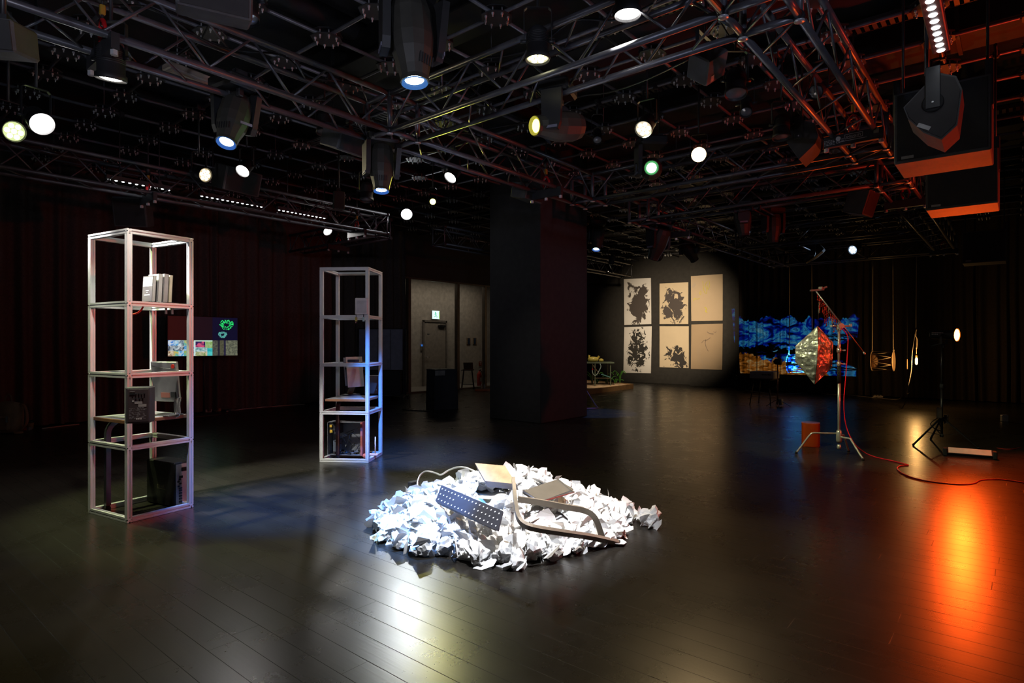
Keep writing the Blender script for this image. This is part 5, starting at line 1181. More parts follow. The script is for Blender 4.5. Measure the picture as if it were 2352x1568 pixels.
for x, y in near:
    o = bpy.data.objects.new('joint_plate', pm_); C.objects.link(o); o.location = (x, y, 0); o.parent = G
    for bx_, by_ in bpos:
        b = bpy.data.objects.new('bolt', bm_); C.objects.link(b); b.location = (bx_, by_, 0); b.parent = o
rm = MB()
for x, y in rest:
    T_ = Matrix.Translation((x, y, 0)); rm.prism(oct_, -.030, -.022, 0, T_); rm.prism(oct_, .022, .030, 0, T_)
    for bx_, by_ in bpos: rm.rod((x+bx_, y+by_, -.068), (x+bx_, y+by_, .036), .0062, 6, 1); rm.lathe([(.0125, -.046), (.0125, -.031)], 6, 1, T_ @ Matrix.Translation((bx_, by_, 0)), False)
ro = rm.build('far_joint_plates', [plate_black, bolt_steel], G); ro['kind'] = 'stuff'
hg = MB()
for x in GB[2::3]:
    for y in GA[1::3]: 
        if not (8.5 < x < 10.7 and 6.3 < y < 8.3): hg.rod((x, y, .02), (x, y, .86), .006, 6)
ho = hg.build('drop_rod', pipe_black, G); ho['kind'] = 'stuff'
# ducts, trays and conduits above the grid
duct_m = mat('dark_duct', (.018, .017, .017), .6, .3, bump=.05)
for k, (x, y0, y1, w_, h_, lb) in enumerate(((4.6, -2.5, 12.5, .55, .34, 'rectangular dark duct above the grid, nearest the camera'), (8.4, -2.5, 6.2, .60, .36, 'rectangular dark duct above the grid, running in front of the column'), (12.4, -2.5, 12.5, .55, .34, 'rectangular dark duct above the grid, beyond the column'), (16.2, -2.5, 12.5, .6, .34, 'rectangular dark duct above the grid, farthest away'))):
    T = thing('air_duct', lb, 'duct', (x, (y0+y1)/2, 5.02), 0, 'air ducts')
    MB().box((0, 0, 0), (w_, y1-y0, h_), bev=.01).build('duct_body', duct_m, T)
    for i in range(int((y1-y0)/1.2)): MB().box((0, -(y1-y0)/2+.6+1.2*i, 0), (w_+.05, .04, h_+.05)).build('flange', black_metal, T)
for k, (y, x0, x1, r_, lb) in enumerate(((2.6, .8, 19, .11, 'long round pipe above the grid on the right'), (6.1, .8, 8.4, .13, 'round pipe above the grid in front of the column'), (10.2, .8, 19, .12, 'long round pipe above the grid on the left'))):
    T = thing('service_pipe', lb, 'pipe', ((x0+x1)/2, y, 5.22), 0, 'service pipes'); L_ = x1-x0
    MB().rod((-L_/2, 0, 0), (L_/2, 0, 0), r_, 18).build('pipe_run', duct_m, T)
    c_ = MB()
    for i in range(int(L_/1.6)): c_.lathe([(r_+.02, -.03), (r_+.02, .03)], 18, T=Matrix.Translation((-L_/2+.8+1.6*i, 0, 0)) @ Matrix.Rotation(PI/2, 4, 'Y')); c_.rod((-L_/2+.8+1.6*i, 0, r_), (-L_/2+.8+1.6*i, 0, .2), .008, 6)
    c_.build('pipe_clamp', black_metal, T)
tray_m = mat('slotted_tray_metal', (.045, .045, .05), .45, .3)
for k, (x, y0, y1, lb) in enumerate(((5.47, -2, 12, 'slotted cable tray above the grid, nearest'), (7.1, -2, 6.3, 'slotted cable tray above the grid, in front of the column'), (10.9, -2, 12, 'slotted cable tray above the grid, just beyond the column'))):
    T = thing('cable_tray', lb, 'cable tray', (x, (y0+y1)/2, 4.72), 0, 'cable trays'); L_ = y1-y0; b = MB()
    for s in (-1, 1): b.box((s*.10, 0, .02), (.004, L_, .05))
    b.build('side_rail', tray_m, T); b = MB()
    for i in range(int(L_/.075)): b.box((0, -L_/2+.04+.075*i, 0), (.2, .042, .004))
    b.build('slotted_base', tray_m, T)
pn = thing('ceiling_panel_light', 'beige unlit panel lamp tucked above the trusses at upper left', 'lamp', at(462, 182, 5.4))
MB().box((0, 0, 0), (.62, .14, .06), T=Matrix.Rotation(math.radians(8), 4, 'Z'), bev=.01).build('housing', mat('beige_housing', (.42, .36, .32), .5), pn); MB().box((0, 0, -.035), (.56, .09, .02), T=Matrix.Rotation(math.radians(8), 4, 'Z')).build('diffuser', mat('beige_diffuser', (.55, .46, .40), .4), pn)

# ================================================================ BOX TRUSSES
TZ0, TZ1, TWD = 3.547, 3.910, .355
def truss(label, axis, c0, s, e, phase=0.0, group='box trusses', cut=None):
    """four-chord truss; axis 'x' or 'y', nearer lower chord at c0, from s to e along its axis"""
    mid = (s+e)/2; o3 = (mid, c0+TWD/2, TZ0) if axis == 'x' else (c0+TWD/2, mid, TZ0)
    T = thing('box_truss', label, 'truss', o3, 0, group)
    def P(t, c, z): return (t-mid, c-TWD/2, z) if axis == 'x' else (c-TWD/2, t-mid, z)
    h = TZ1-TZ0
    for c in (0, TWD):
        for z in (0, h): MB().rod(P(s, c, z), P(e, c, z), .0255, 14).build('chord', truss_black, T)
    n = max(1, round((e-s)/.36)); st = (e-s)/n
    for c, off in ((0, 0), (TWD, 1)):
        for i in range(n):
            za, zb = (0, h) if (i+off) % 2 else (h, 0); MB().rod(P(s+st*i, c, za), P(s+st*(i+1), c, zb), .0100, 8).build('brace', truss_black, T)
    for z, off in ((0, 0), (h, 1)):
        for i in range(n):
            if (i+off) % 2: continue
            ca, cb_ = (0, TWD) if (i//2) % 2 == 0 else (0, TWD); MB().rod(P(s+st*i, ca, z), P(s+st*(i+1), cb_, z), .0095, 8).build('brace', truss_black, T)
    for t in (s, e):
        f = MB()
        for a, b in (((0, 0), (TWD, 0)), ((TWD, 0), (TWD, h)), ((TWD, h), (0, h)), ((0, h), (0, 0))): f.rod(P(t, a[0], a[1]), P(t, b[0], b[1]), .0125, 8)
        f.build('end_frame', truss_black, T)
        for c in (0, TWD):
            for z in (0, h): MB().lathe([(.033, -.03), (.036, 0), (.033, .03)], 12, T=Matrix.Translation(P(t, c, z)) @ (Matrix.Rotation(PI/2, 4, 'Y') if axis == 'x' else Matrix.Rotation(PI/2, 4, 'X'))).build('coupler', black_metal, T)
    return T
YL0, YR0 = 4.70, 1.06; XN, XF = 3.76, 7.43
truss('near left box truss descending from the upper left corner to the first rig corner', 'x', YL0, -.4, XN, 0)
truss('box truss of the near rig running from the first corner towards the column', 'x', YL0, XN+TWD, XF, 0)
truss('near cross truss rising to the upper right', 'y', XN, YR0+TWD, YL0, 0)
truss('orange-lit box truss plunging from the upper right edge', 'x', YR0, -.2, XN, 0)
truss('orange-lit box truss of the near rig down to its far right corner', 'x', YR0, XN+TWD, XF, 0)
truss('far cross truss of the near rig, passing right of the column', 'y', XF, YR0+TWD, YL0, 0)
def corner(label, x, y):
    T = thing('truss_corner', label, 'truss corner', (x+TWD/2, y+TWD/2, TZ0), 0, 'truss corner blocks'); h = TZ1-TZ0; w_ = TWD/2; 
    for a in ((-w_, -w_), (w_, -w_), (w_, w_), (-w_, w_)): MB().rod((a[0], a[1], 0), (a[0], a[1], h), .0255, 12).build('upright', truss_black, T)
    for z in (0, h):
        for a, b in (((-w_, -w_), (w_, -w_)), ((w_, -w_), (w_, w_)), ((w_, w_), (-w_, w_)), ((-w_, w_), (-w_, -w_))): MB().rod((a[0], a[1], z), (b[0], b[1], z), .0255, 12).build('frame_tube', truss_black, T)
    MB().rod((-w_, -w_, 0), (w_, w_, 0), .011).build('brace', truss_black, T); MB().rod((-w_, w_, h), (w_, -w_, h), .011).build('brace', truss_black, T)
    for a in ((-w_, -w_), (w_, -w_), (w_, w_), (-w_, w_)): MB().lathe([(.012, -.036), (.034, -.034), (.034, -.026)], 12, T=Matrix.Translation((a[0], a[1], 0))).build('end_plug', bolt_steel, T)
corner('corner block where the near left truss meets the near cross truss', XN, YL0)
corner('corner block at the upper right where the orange-lit trusses meet the near cross truss', XN, YR0)
corner('corner block at the column end of the near rig', XF, YL0)
corner('orange-edged corner block at the far right of the near rig', XF, YR0)
X2N, X2M, X2F = 9.15, 13.2, 16.75
truss('nearest cross truss of the far rig, just beyond the near rig', 'y', X2N, YR0+TWD, YL0, 0)
truss('middle cross truss of the far rig', 'y', X2M, YR0+TWD, YL0, 0)
truss('farthest cross truss, in front of the blue projection, carrying the drum ropes', 'y', X2F, YR0+TWD, YL0, 0)
truss('left side truss of the far rig, running towards the wall drawings', 'x', YL0, X2N+TWD, X2F, 0)
truss('right side truss of the far rig, thin orange outline beside the lower sub', 'x', YR0, X2N+TWD, X2F, 0)
corner('corner block of the far rig right of the column', X2N, YL0); corner('corner block of the far rig below the big loudspeaker', X2N, YR0)
corner('corner block of the far rig near the wall drawings', X2F, YL0); corner('corner block of the far rig above the glowing bulb', X2F, YR0)
truss('long truss in front of the left curtain with small white lamps inside', 'x', 9.15, -.6, 7.26, 0)
truss('truss behind the column, seen on both of its sides', 'x', 9.15, 8.75, 16.7, 0)
truss('cross truss left of the column above the corridor glazing', 'y', 7.26, 9.15+TWD, 12.6, 0)

# hoist beams with red slings
def hoist(label, x, y, axis, lettering=False):
    T = thing('hoist_beam', label, 'hoist', (x, y, TZ0), 0, 'truss hoist beams'); L_ = .52
    a = V((0, 1, 0)) if axis == 'y' else V((1, 0, 0)); n = V((-1, 0, 0)) if axis == 'y' else V((0, -1, 0))
    MB().bar(a*(-L_/2)-UP*.055, a*(L_/2)-UP*.055, .012 if False else .05, .11, up=UP).build('beam', plate_black, T)
    k = MB()
    for s in (-.46, 0, .46): k.rod(a*(L_*s)-UP*.15, a*(L_*s)-UP*.02, .011, 8); k.lathe([(.024, -.148), (.024, -.115)], 6, T=Matrix.Translation(a*(L_*s)), sm=False)
    k.build('bolt', bolt_steel, T)
    MB().tube([a*(.055*math.cos(t))+UP*(.08+.07*math.sin(t)) for t in [2*PI*i/16 for i in range(17)]], .012, 8, caps=False).build('shackle', chrome, T)
    MB().tube(smoothpath([a*.03+UP*.02, a*.05+UP*.10, UP*.17, a*-.05+UP*.10, a*-.03+UP*.02]), .015, 8).build('red_sling', red_strap, T)
    MB().rod((0, 0, .14), (0, 0, .98), .008, 8).lathe([(.03, .30), (.035, .36), (.02, .42)], 10).build('chain', black_metal, T)
    MB().box(UP*.24, (.035, .035, .07), bev=.006).build('hook', mat('yellow_hook', (.45, .26, .03), .5), T)
    if lettering:
        f = n*.0265; ink = white_label
        text('DOUGHTY', .026, axes(a*.055+f-UP*.048, -a, UP, n), ink, T)
        fr_ = MB()
        for p, q_ in (((.068, -.057), (-.085, -.057)), ((.068, -.015), (-.085, -.015)), ((.068, -.057), (.068, -.015)), ((-.085, -.057), (-.085, -.015))): fr_.bar(a*p[0]+UP*p[1]+f, a*q_[0]+UP*q_[1]+f, .003, .0015, up=n)
        fr_.bar(a*.12+UP*-.075+f, a*-.12+UP*-.075+f, .004, .001, up=n); fr_.build('logo_border', ink, T)
        text('CE', .034, axes(a*.150+f-UP*.085, -a, UP, n), ink, T); text('UK\nCA', .016, axes(a*.100+f-UP*.055, -a, UP, n), ink, T)
        tx = MB(); rr = random.Random(4)
        for r in range(4):
            xx = .255
            while xx > .165:
                w_ = rr.uniform(.010, .024); tx.bar(a*xx+UP*(-.045-.014*r)+f, a*(xx-w_)+UP*(-.045-.014*r)+f, .005, .001, up=n); xx -= w_+.006
        tx.build('small_print', ink, T)
        MB().lathe([(.022, 0), (.022, .001), (.015, .001)], 20, T=orient(a*.128+UP*-.04+f, n)).build('ring_mark', ink, T)
        MB().box(a*-.20+UP*-.03+f, (.002, .045, .05)).build('pale_sticker', mat('grey_green_sticker', (.32, .36, .32), .6), T)
q = at(1937, 318, 6.0); hoist('hoist beam with white maker\'s lettering on the orange-lit right truss', 6.72, YR0+TWD/2, 'y', True)
hoist('hoist beam with red sling on the near left truss, upper left', ony(235, 118, YL0+.18).x, YL0+TWD/2, 'y')
hoist('hoist beam with red sling on the near rig beside the column top', 6.55, YL0+TWD/2, 'y')
hoist('hoist beam with red sling on the far rig near the wall drawings', 10.6, YL0+TWD/2, 'y')
hoist('hoist beam with red ring on the far rig\'s right truss', 10.35, YR0+TWD/2, 'y')
hoist('hoist beam at the end of the far rig above the bulb', 16.3, YR0+TWD/2, 'y')
hoist('hoist beam with red sling on the left wall truss, above the nearer tower', ony(342, 375, 9.3).x, 9.15+TWD/2, 'y')
hoist('hoist beam on the cross truss above the corridor glazing', 7.26+TWD/2, 11.0, 'x')
hoist('hoist beam with red ring at the end of the left wall truss', 6.7, 9.15+TWD/2, 'y')

# ================================================================ LAMPS
def hangs(T, L, top, z_hang, axis=None):
    """clamp and drop pipe from a fixture top (local) up to the pipe or chord it hangs from"""
    k = MB(); zz = z_hang-T.location.z
    k.rod(top, (top[0], top[1], zz), .012, 8); k.box((top[0], top[1], zz-.005), (.055, .05, .075), bev=.008); k.rod((top[0]-.04, top[1], zz-.02), (top[0]+.04, top[1], zz-.02), .008, 8); reach(T, top[0], top[1], z_hang, k)
    k.build('clamp', black_metal, T)
CHORDS = []
for ob in list(C.objects):
    if ob.name.startswith('box_truss'):
        pts_ = [ob.location+V(v.co) for c_ in ob.children if c_.name.startswith('chord') for v in c_.data.vertices]
        x0_, x1_ = min(p.x for p in pts_), max(p.x for p in pts_); y0_, y1_ = min(p.y for p in pts_), max(p.y for p in pts_)
        if x1_-x0_ > y1_-y0_: CHORDS += [('x', y0_+.025, x0_, x1_), ('x', y1_-.025, x0_, x1_)]
        else: CHORDS += [('y', x0_+.025, y0_, y1_), ('y', x1_-.025, y0_, y1_)]
def reach(T, x, y, zh, k):
    """short arm from a drop point (local x, y) out to the nearest grid pipe or truss chord"""
    rz = T.rotation_euler.z; c, s = math.cos(rz), math.sin(rz); wx, wy = T.location.x+x*c-y*s, T.location.y+x*s+y*c
    best = None
    if abs(zh-GZ) < .01:
        cand = [(abs(g-wx), (g, wy)) for g in GB]+[(abs(g-wy), (wx, g)) for g in GA]
    else:
        cand = [(math.hypot(0, cc-wy) if ax_ == 'x' else abs(cc-wx), ((wx, cc) if ax_ == 'x' else (cc, wy))) for ax_, cc, a_, b_ in CHORDS if a_-.05 < (wx if ax_ == 'x' else wy) < b_+.05]
    if not cand: return
    d_, (tx, ty) = min(cand, key=lambda q: q[0])
    if d_ > 1.6: return
    lx, ly = (tx-T.location.x)*c+(ty-T.location.y)*s, -(tx-T.location.x)*s+(ty-T.location.y)*c; z = zh-T.location.z
    if d_ > .01: k.rod((x, y, z-.01), (lx, ly, z-.01), .016, 10)
    k.box((lx, ly, z), (.06, .06, .07), bev=.01)
lens_dark = mat('dull_lens', (.30, .30, .34), .10, .3, spec=.9, coat=.6)
def par(label, px, py, Y, aim, col, es, dia=.17, leds=False, power=0, cone=40, lcol=None, length=.25, zh=GZ, group='round stage lamps', blend=.5, target=None):
    lp = at(px, py, Y); d = V(aim).normalized(); T = thing('stage_lamp', label, 'stage lamp', lp, 0, group)
    M_ = orient((0, 0, 0), d); r = dia/2
    MB().lathe([(r*1.0, .012), (r*1.10, .0), (r*1.12, -.008), (r*1.16, .0), (r*1.16, .03), (r*1.02, .035), (r*1.02, length*.75), (r*.85, length*.9), (r*.5, length)], 26, T=M_, cap=False).lathe([(r*.5, length), (.0005, length)], 26, T=M_, cap=False).build('lamp_body', fixture_black, T)
    k = MB()
    for i in range(7): k.lathe([(r*1.05, length*(.42+.05*i)), (r*1.07, length*(.435+.05*i)), (r*1.05, length*(.45+.05*i))], 26, T=M_, cap=False)
    k.build('cooling_fin', fixture_black, T)
    if es:
        if leds:
            L_ = MB().lathe([(r, .010), (.0005, .010)], 24, T=M_, cap=False).build('lens', glow('lens_'+str(px), col, es*.10), T)
            gm_ = glow('led_'+str(px), col, es)
            for i in range(7):
                a = 2*PI*i/6; c = (0, 0) if i == 6 else (r*.62*math.cos(a), r*.62*math.sin(a))
                MB().lathe([(r*.27, .004), (r*.15, -.003), (.0005, -.004)], 14, T=M_ @ Matrix.Translation((c[0], c[1], .004)), cap=False).build('led_cell', gm_, L_)
        else: MB().lathe([(r, .012), (r*.6, -.002), (.0005, -.006)], 24, T=M_, cap=False).build('lens', glow('lens_'+str(px), col, es), T)
    else: MB().lathe([(r, .012), (r*.6, .0), (.0005, -.004)], 24, T=M_, cap=False).build('lens', lens_dark, T)
    h = d.cross(UP)
    if h.length < .35: h = RT.copy()
    h.normalize(); pv = -d*(length*.55); y = MB(); top = V((pv.x, pv.y, pv.z+.17+length*.35))
    for s in (-1, 1): y.sweep([pv+h*(s*(r+.022)), V((pv.x, pv.y, top.z-.02))+h*(s*(r+.022)), top+h*(s*(r-.0))], [(-.016, -.003), (.016, -.003), (.016, .003), (-.016, .003)], 0, False, up=h); y.rod(pv+h*(s*(r-.01)), pv+h*(s*(r+.05)), .014, 10)
    y.bar(top-h*r, top+h*r, .03, .006, up=UP); y.build('yoke', black_metal, T); hangs(T, None, top, zh)
    if power:
        p = lp+d*.03; spot(p, (target if target is not None else p+d), power, lcol or col, cone, blend, r*.7, T, lp)
    return T
W = (1, .96, .92); WC = (1, .93, .80)
DN = lambda px, k: (ray(px, HZ)*-k-UP).normalized()       # down and k towards the camera
par('lamp with yellow-white cells facing straight down, upper centre', 1235, 137, 4.6, DN(1235, .02), (1, .95, .55), 8, .165, True, 1100, 31, WC, target=cam(.12, 4.95, .1), blend=.7)
par('added white fill lamp over the front of the paper heap, beyond the top of the picture', 1290, -430, 2.55, (cam(0, 4.8, .1)-at(1290, -430, 2.55)), W, 20, .165, False, 1000, 36, (.90, .93, 1), target=cam(-.02, 4.75, .1), blend=.8)  # unseen fill lamp, added to brighten the front of the heap
par('glaring white lamp at the top edge right of centre', 1442, 34, 4.2, DN(1442, .03), W, 22, .165, False, 520, 40, W, target=cam(.1, 4.75, .1), blend=.8)
par('white-faced lamp hanging at upper left under the near left truss', 255, 182, 4.25, DN(255, -.16), WC, 20, .17, False, 130, 80, WC)
par('brightest white lamp at the left edge of the ceiling', 97, 285, 5.1, DN(97, .85)+RT*.5, W, 24, .165, False, 900, 46, W, target=V((3.0, 5.9, .9)))
par('greenish seven-cell lamp at the far left edge', 33, 302, 5.6, DN(33, 1.5)+RT*.6, (.86, 1, .45), 9, .17, True, 420, 56, (.85, 1, .45), target=V((2.2, 6.2, 1.2)))
par('warm seven-cell lamp turned sideways above the left wall truss', 472, 402, 7.8, DN(472, 1.4)+RT*1.1, (1, .82, .50), 8, .165, True, 60, 60, (1, .85, .5))
par('white lamp just right of the warm seven-cell one, below the second moving head', 557, 393, 8.4, DN(557, 1.0)-RT*.4, W, 22, .165, False, 90, 70, W)
par('small white lamp above the farther tower', 753, 531, 11.6, DN(753, .9)+RT*.6, W, 18, .16, False, 60, 70, W)
par('white lamp under the red-lit truss left of the column', 1034, 408, 8.9, DN(1034, .7)+RT*-.5, W, 16, .17, False, 80, 70, WC)
par('warm seven-cell lamp right of centre above the green moving head', 1478, 297, 6.5, DN(1478, .9)-RT*.3, (1, .86, .60), 9, .17, True, 420, 40, (.95, 1, .55), target=at(1850, 815, 7.9))
par('small unlit spot lamp under the grid left of the warm seven-cell lamp', 1372, 322, 7.6, DN(1372, .9), W, 0, .10)
par('unlit lamp with a reflecting face beside the red-lit cube loudspeaker', 1690, 216, 5.3, DN(1690, .25), W, 0, .165)
par('small unlit lamp below the cube loudspeaker', 1714, 258, 6.2, DN(1714, .6), W, 0, .11)
par('unlit lamp with a red reflection beside the orange-edged wedge loudspeaker', 1795, 316, 6.5, DN(1795, .12), W, 0, .165)
par('unlit round lamp shining faintly between the orange trusses', 1873, 212, 5.6, DN(1873, 1.2)-RT*.3, W, 0, .12)
par('bluish seven-cell lamp on the farthest truss above the drum', 1958, 574, 13.6, DN(1958, 1.4)-RT*1.0, (.55, .75, 1), 6, .19, True, 60, 60, (.5, .7, 1), zh=TZ0)
par('unlit silver-faced lamp right of the pale blue moving head on the left', 745, 305, 7.0, DN(745, .2), W, 0, .16)
par('unlit lamp with a coloured reflection high on the upper left', 568, 45, 3.9, DN(568, .2), W, 0, .13)
par('unlit lamp left of the third moving head', 842, 460, 8.2, DN(842, .15), W, 0, .16)
# the warm lamp that glares straight at the camera, and the white and yellow ones further left
par('dazzling warm lamp right of the green moving head', 1605, 355, 7.0, -ray(1605, 420), (1, .72, .36), 70, .15, False, 260, 60, (1, .70, .34), target=V((2.6, 1.2, .0)), length=.2)
par('small yellow lamp glaring towards the camera left of the column', 994, 463, 10.2, -ray(994, 520), (1, .95, .10), 60, .09, False, 130, 60, (1, .92, .08), length=.2, target=V((2.6, 1.4, .0)))
par('round white lamp left of the column that lights the paper heap', 934, 492, 11.9, (cam(-.15, 4.9, .1)-at(934, 492, 11.9)), (.92, .96, 1), 40, .20, False, 520, 19, (.88, .94, 1), length=.26, blend=.5, target=cam(-.12, 4.62, .05))
par('added dark lamp lighting the wall drawings from the far rig', 1512, 590, 13.0, (onx(1550, 745, 20.6)-at(1512, 590, 13.0)), W, 0, .17, False, 4000, 36, (1, .78, .52), zh=TZ0, blend=1.0, target=onx(1549, 742, 20.6))  # fixture added to light the drawings, lens left dark
def moving_head(label, px, py, Y, aim, yaw, col, es, zh, size=1.0, power=0, cone=24, lcol=None, target=None, blend=.2, gobo=None):
    """yoke-mounted moving head; px,py,Y give the head's pivot"""
    pv = at(px, py, Y); T = thing('moving_head', label, 'moving head lamp', pv, yaw, 'moving head lamps'); s = size
    c, sn = math.cos(-yaw), math.sin(-yaw); d = V(aim).normalized(); dl = V((d.x*c-d.y*sn, d.x*sn+d.y*c, d.z))
    top = .24*s
    MB().box((0, 0, top+.05*s), (.30*s, .26*s, .10*s), bev=.02*s).build('base', fixture_black, T)
    for k in (-1, 1):
        MB().prism([(-.075*s, -.02*s), (-.055*s, -.075*s), (.055*s, -.075*s), (.075*s, -.02*s), (.085*s, top+.0), (-.085*s, top+.0)], -.022*s, .022*s, 0, Matrix.Translation((k*.148*s, 0, 0)) @ axes((0, 0, 0), (0, 1, 0), (0, 0, 1), (1, 0, 0))).build('yoke_arm', fixture_black, T)
        MB().bar((k*.172*s, -.05*s, -.055*s), (k*.172*s, .05*s, -.055*s), .006*s, .02*s).build('arm_trim', mat('blue_grey_trim', (.22, .22, .30), .4), T)
    M_ = orient((0, 0, 0), dl, ) ; n = 12
    prof = [(.03, .23), (.10, .22), (.118, .16), (.122, .02), (.112, -.06), (.088, -.15), (.078, -.20), (.080, -.225)]
    Hd = MB().lathe([(r*s, z*s) for r, z in prof], n, T=M_ @ Matrix.Rotation(PI/n, 4, 'Z'), sm=False, cap=False).build('head', mat('warm_black_housing', (.045, .043, .036), .48), T)
    v = MB()
    for i in range(6): v.bar(M_ @ V((-.05*s+.02*s*i, .100*s, -.10*s)), M_ @ V((-.05*s+.02*s*i, .088*s, -.15*s)), .006*s, .006*s)
    v.build('vent', rubber, Hd)
    lm = glow('beam_lens_'+str(px), col, es) if es else lens_dark
    MB().lathe([(.052*s, -.212*s), (.03*s, -.221*s), (.0005, -.224*s)], 22, T=M_, cap=False).build('lens', lm, Hd)
    MB().lathe([(.070*s, -.224*s), (.072*s, -.232*s), (.052*s, -.214*s)], 22, T=M_, cap=False).build('lens_ring', (glow('beam_ring_'+str(px), tuple(q*.6 for q in (lcol or col)), .7) if es else black_metal), Hd)
    k = MB()
    for x in (-.09, .09):
        zz = zh-pv.z; k.box((x*s, 0, top+.10*s+.02*s), (.05*s, .10*s, .04*s)); k.rod((x*s, 0, top+.10*s), (x*s, 0, zz), .012, 8); k.box((x*s, 0, zz), (.05, .05, .07), bev=.008); reach(T, x*s, 0, zh, k)
    k.build('clamp', black_metal, T)
    MB().tube(smoothpath([(.10*s, .12*s, top+.06*s), (.16*s, .20*s, top-.02), (.12*s, .22*s, top+.12), (.03, .12, zh-pv.z)]), .006).build('lead', rubber, T)
    if power:
        p = pv+d*(.235*s); spot(p, target if target is not None else p+d, power, lcol or col, cone, blend, .04, T, None).location = V((dl.x, dl.y, dl.z))*(.235*s)
        l = T.children[-1]; l.rotation_euler = aimrot(dl if target is None else (lambda e: V((e.x*c-e.y*sn, e.x*sn+e.y*c, e.z)))(V(target)-p))
    return T
BL = (.10, .35, 1.0); BL2 = (.35, .62, 1.0)
def tpt(px, py): return onz(px, py)
moving_head('large moving head with a blue lens pointing down, top centre left', 946, 98, 4.15, V((.05, .02, -1))+RT*.06-FW*.10, PHI+.35, (.55, .80, 1), 16, GZ, 1.25, 2200, 26, (.10, .35, 1), cam(-1.0, 4.60, 0), .6)
moving_head('moving head with a pale blue lens below the near left truss', 535, 278, 5.05, -UP*1.0+RT*-.05-FW*.45, PHI-.55, (.65, .85, 1), 14, TZ0, 1.05, 1500, 44, (.06, .26, 1), world_of(T1, (.3, .2, .2)), .9)
moving_head('slim moving head with a cool white lens at the rig corner left of the column', 876, 388, 6.2, -UP*1.0+RT*.02-FW*.12, PHI+.5, (.75, .90, 1), 16, TZ0, 1.05, 1800, 40, (.06, .26, 1), world_of(T2, (.15, .1, .2)), .9)
moving_head('moving head turned sideways with a yellow lens below the near cross truss', 1280, 290, 5.1, -RT*.85-FW*.55-UP*.18, PHI+1.2, (1, .90, .10), 9, TZ0, 1.05, 160, 30, (1, .9, .1), V((1.8, 4.6, 0)))
moving_head('moving head facing the camera with a bright green lens', 1496, 388, 7.3, -ray(1484, 470), PHI+.1, (.35, 1, .45), 26, GZ, 1.1, 90, 30, (.2, 1, .3))
moving_head('dark moving head with a turquoise lens at the right edge of the column', 1372, 548, 12.9, -UP+RT*-.15-FW*.3, PHI, (.60, 1, .95), 12, TZ0, 1.15, 420, 30, (.12, .30, 1), onz(1372, 948), .2)
moving_head('dark unlit moving head hanging in front of the wall drawings, left one', 1512, 560, 11.2, -UP*.9-RT*.25+FW*.4, PHI+.6, W, 0, TZ0, 1.3)
par('added dark lamp beyond the column lighting the green table', 1404, 604, 17.5, (at(1375, 850, 19.6)-at(1404, 604, 17.5)), W, 0, .16, False, 420, 55, (1, .85, .55), zh=TZ0, blend=.8, target=at(1375, 850, 19.6))  # added fixture, its beam brightens the table and sand bed
moving_head('dark unlit moving head hanging in front of the wall drawings, right one', 1583, 575, 13.4, -UP*.7+RT*.5+FW*.3, PHI-.5, W, 0, TZ0, 1.2)
moving_head('dark unlit moving head under the far rig, left of the blue projection', 1776, 525, 9.9, -UP, PHI+.2, W, 0, TZ0, 1.0)
moving_head('dark unlit moving head on the farthest truss above the foil shape', 1868, 583, 13.6, -UP*.6-RT*.6+FW*.4, PHI+.9, W, 0, TZ0, 1.05)
moving_head('dark unlit moving head under the far rig right of the drawings', 1706, 505, 9.6, -UP+RT*.1, PHI+1.3, W, 0, TZ0, 1.1)

# ---------------------------------------------------------------- LED strips
led_w = glow('strip_led', (.92, .97, 1), 9)
def strip(label, a, b, n, w_, tilt, red=False):
    c = (V(a)+V(b))/2; d = V(b)-V(a); L_ = d.length; T = thing('led_strip', label, 'led strip', c, math.atan2(d.y, d.x), 'led strips')
    MB().box((0, 0, .03), (L_, w_, .06), bev=.006).build('housing', mat('strip_housing', (.20, .06, .045) if red else (.05, .05, .05), .45), T)  # red variant has the red light tinted into the housing colour
    for i in range(n):
        x = -L_/2+L_*(i+.5)/n; MB().lathe([(w_*.26, .002), (w_*.20, -.006), (.0005, -.008)], 14, T=Matrix.Translation((x, 0, 0)), cap=False).build('led_lens', led_w, T)
    k = MB()
    for s in (-.3, .3): k.box((s*L_, 0, .08), (.04, .05, .06)); k.rod((s*L_, 0, .08), (s*L_, 0, GZ-c.z), .008, 8); reach(T, s*L_, 0, GZ, k)
    k.build('clamp', black_metal, T)
a, b_ = cam(2.05, 3.02, 3.36), cam(2.795, 3.93, 3.36)
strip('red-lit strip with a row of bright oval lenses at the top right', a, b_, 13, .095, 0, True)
for k, (x0, x1, n) in enumerate(((2.70, 3.52, 10), (3.90, 4.90, 13), (5.13, 6.05, 12))):
    strip(('leftmost strip of small white lenses inside the left wall truss', 'middle strip of small white lenses inside the left wall truss', 'strip of small white lenses inside the left wall truss nearest the farther tower')[k], (x0, 9.32, 3.665), (x1, 9.32, 3.665), n, .07, 0)

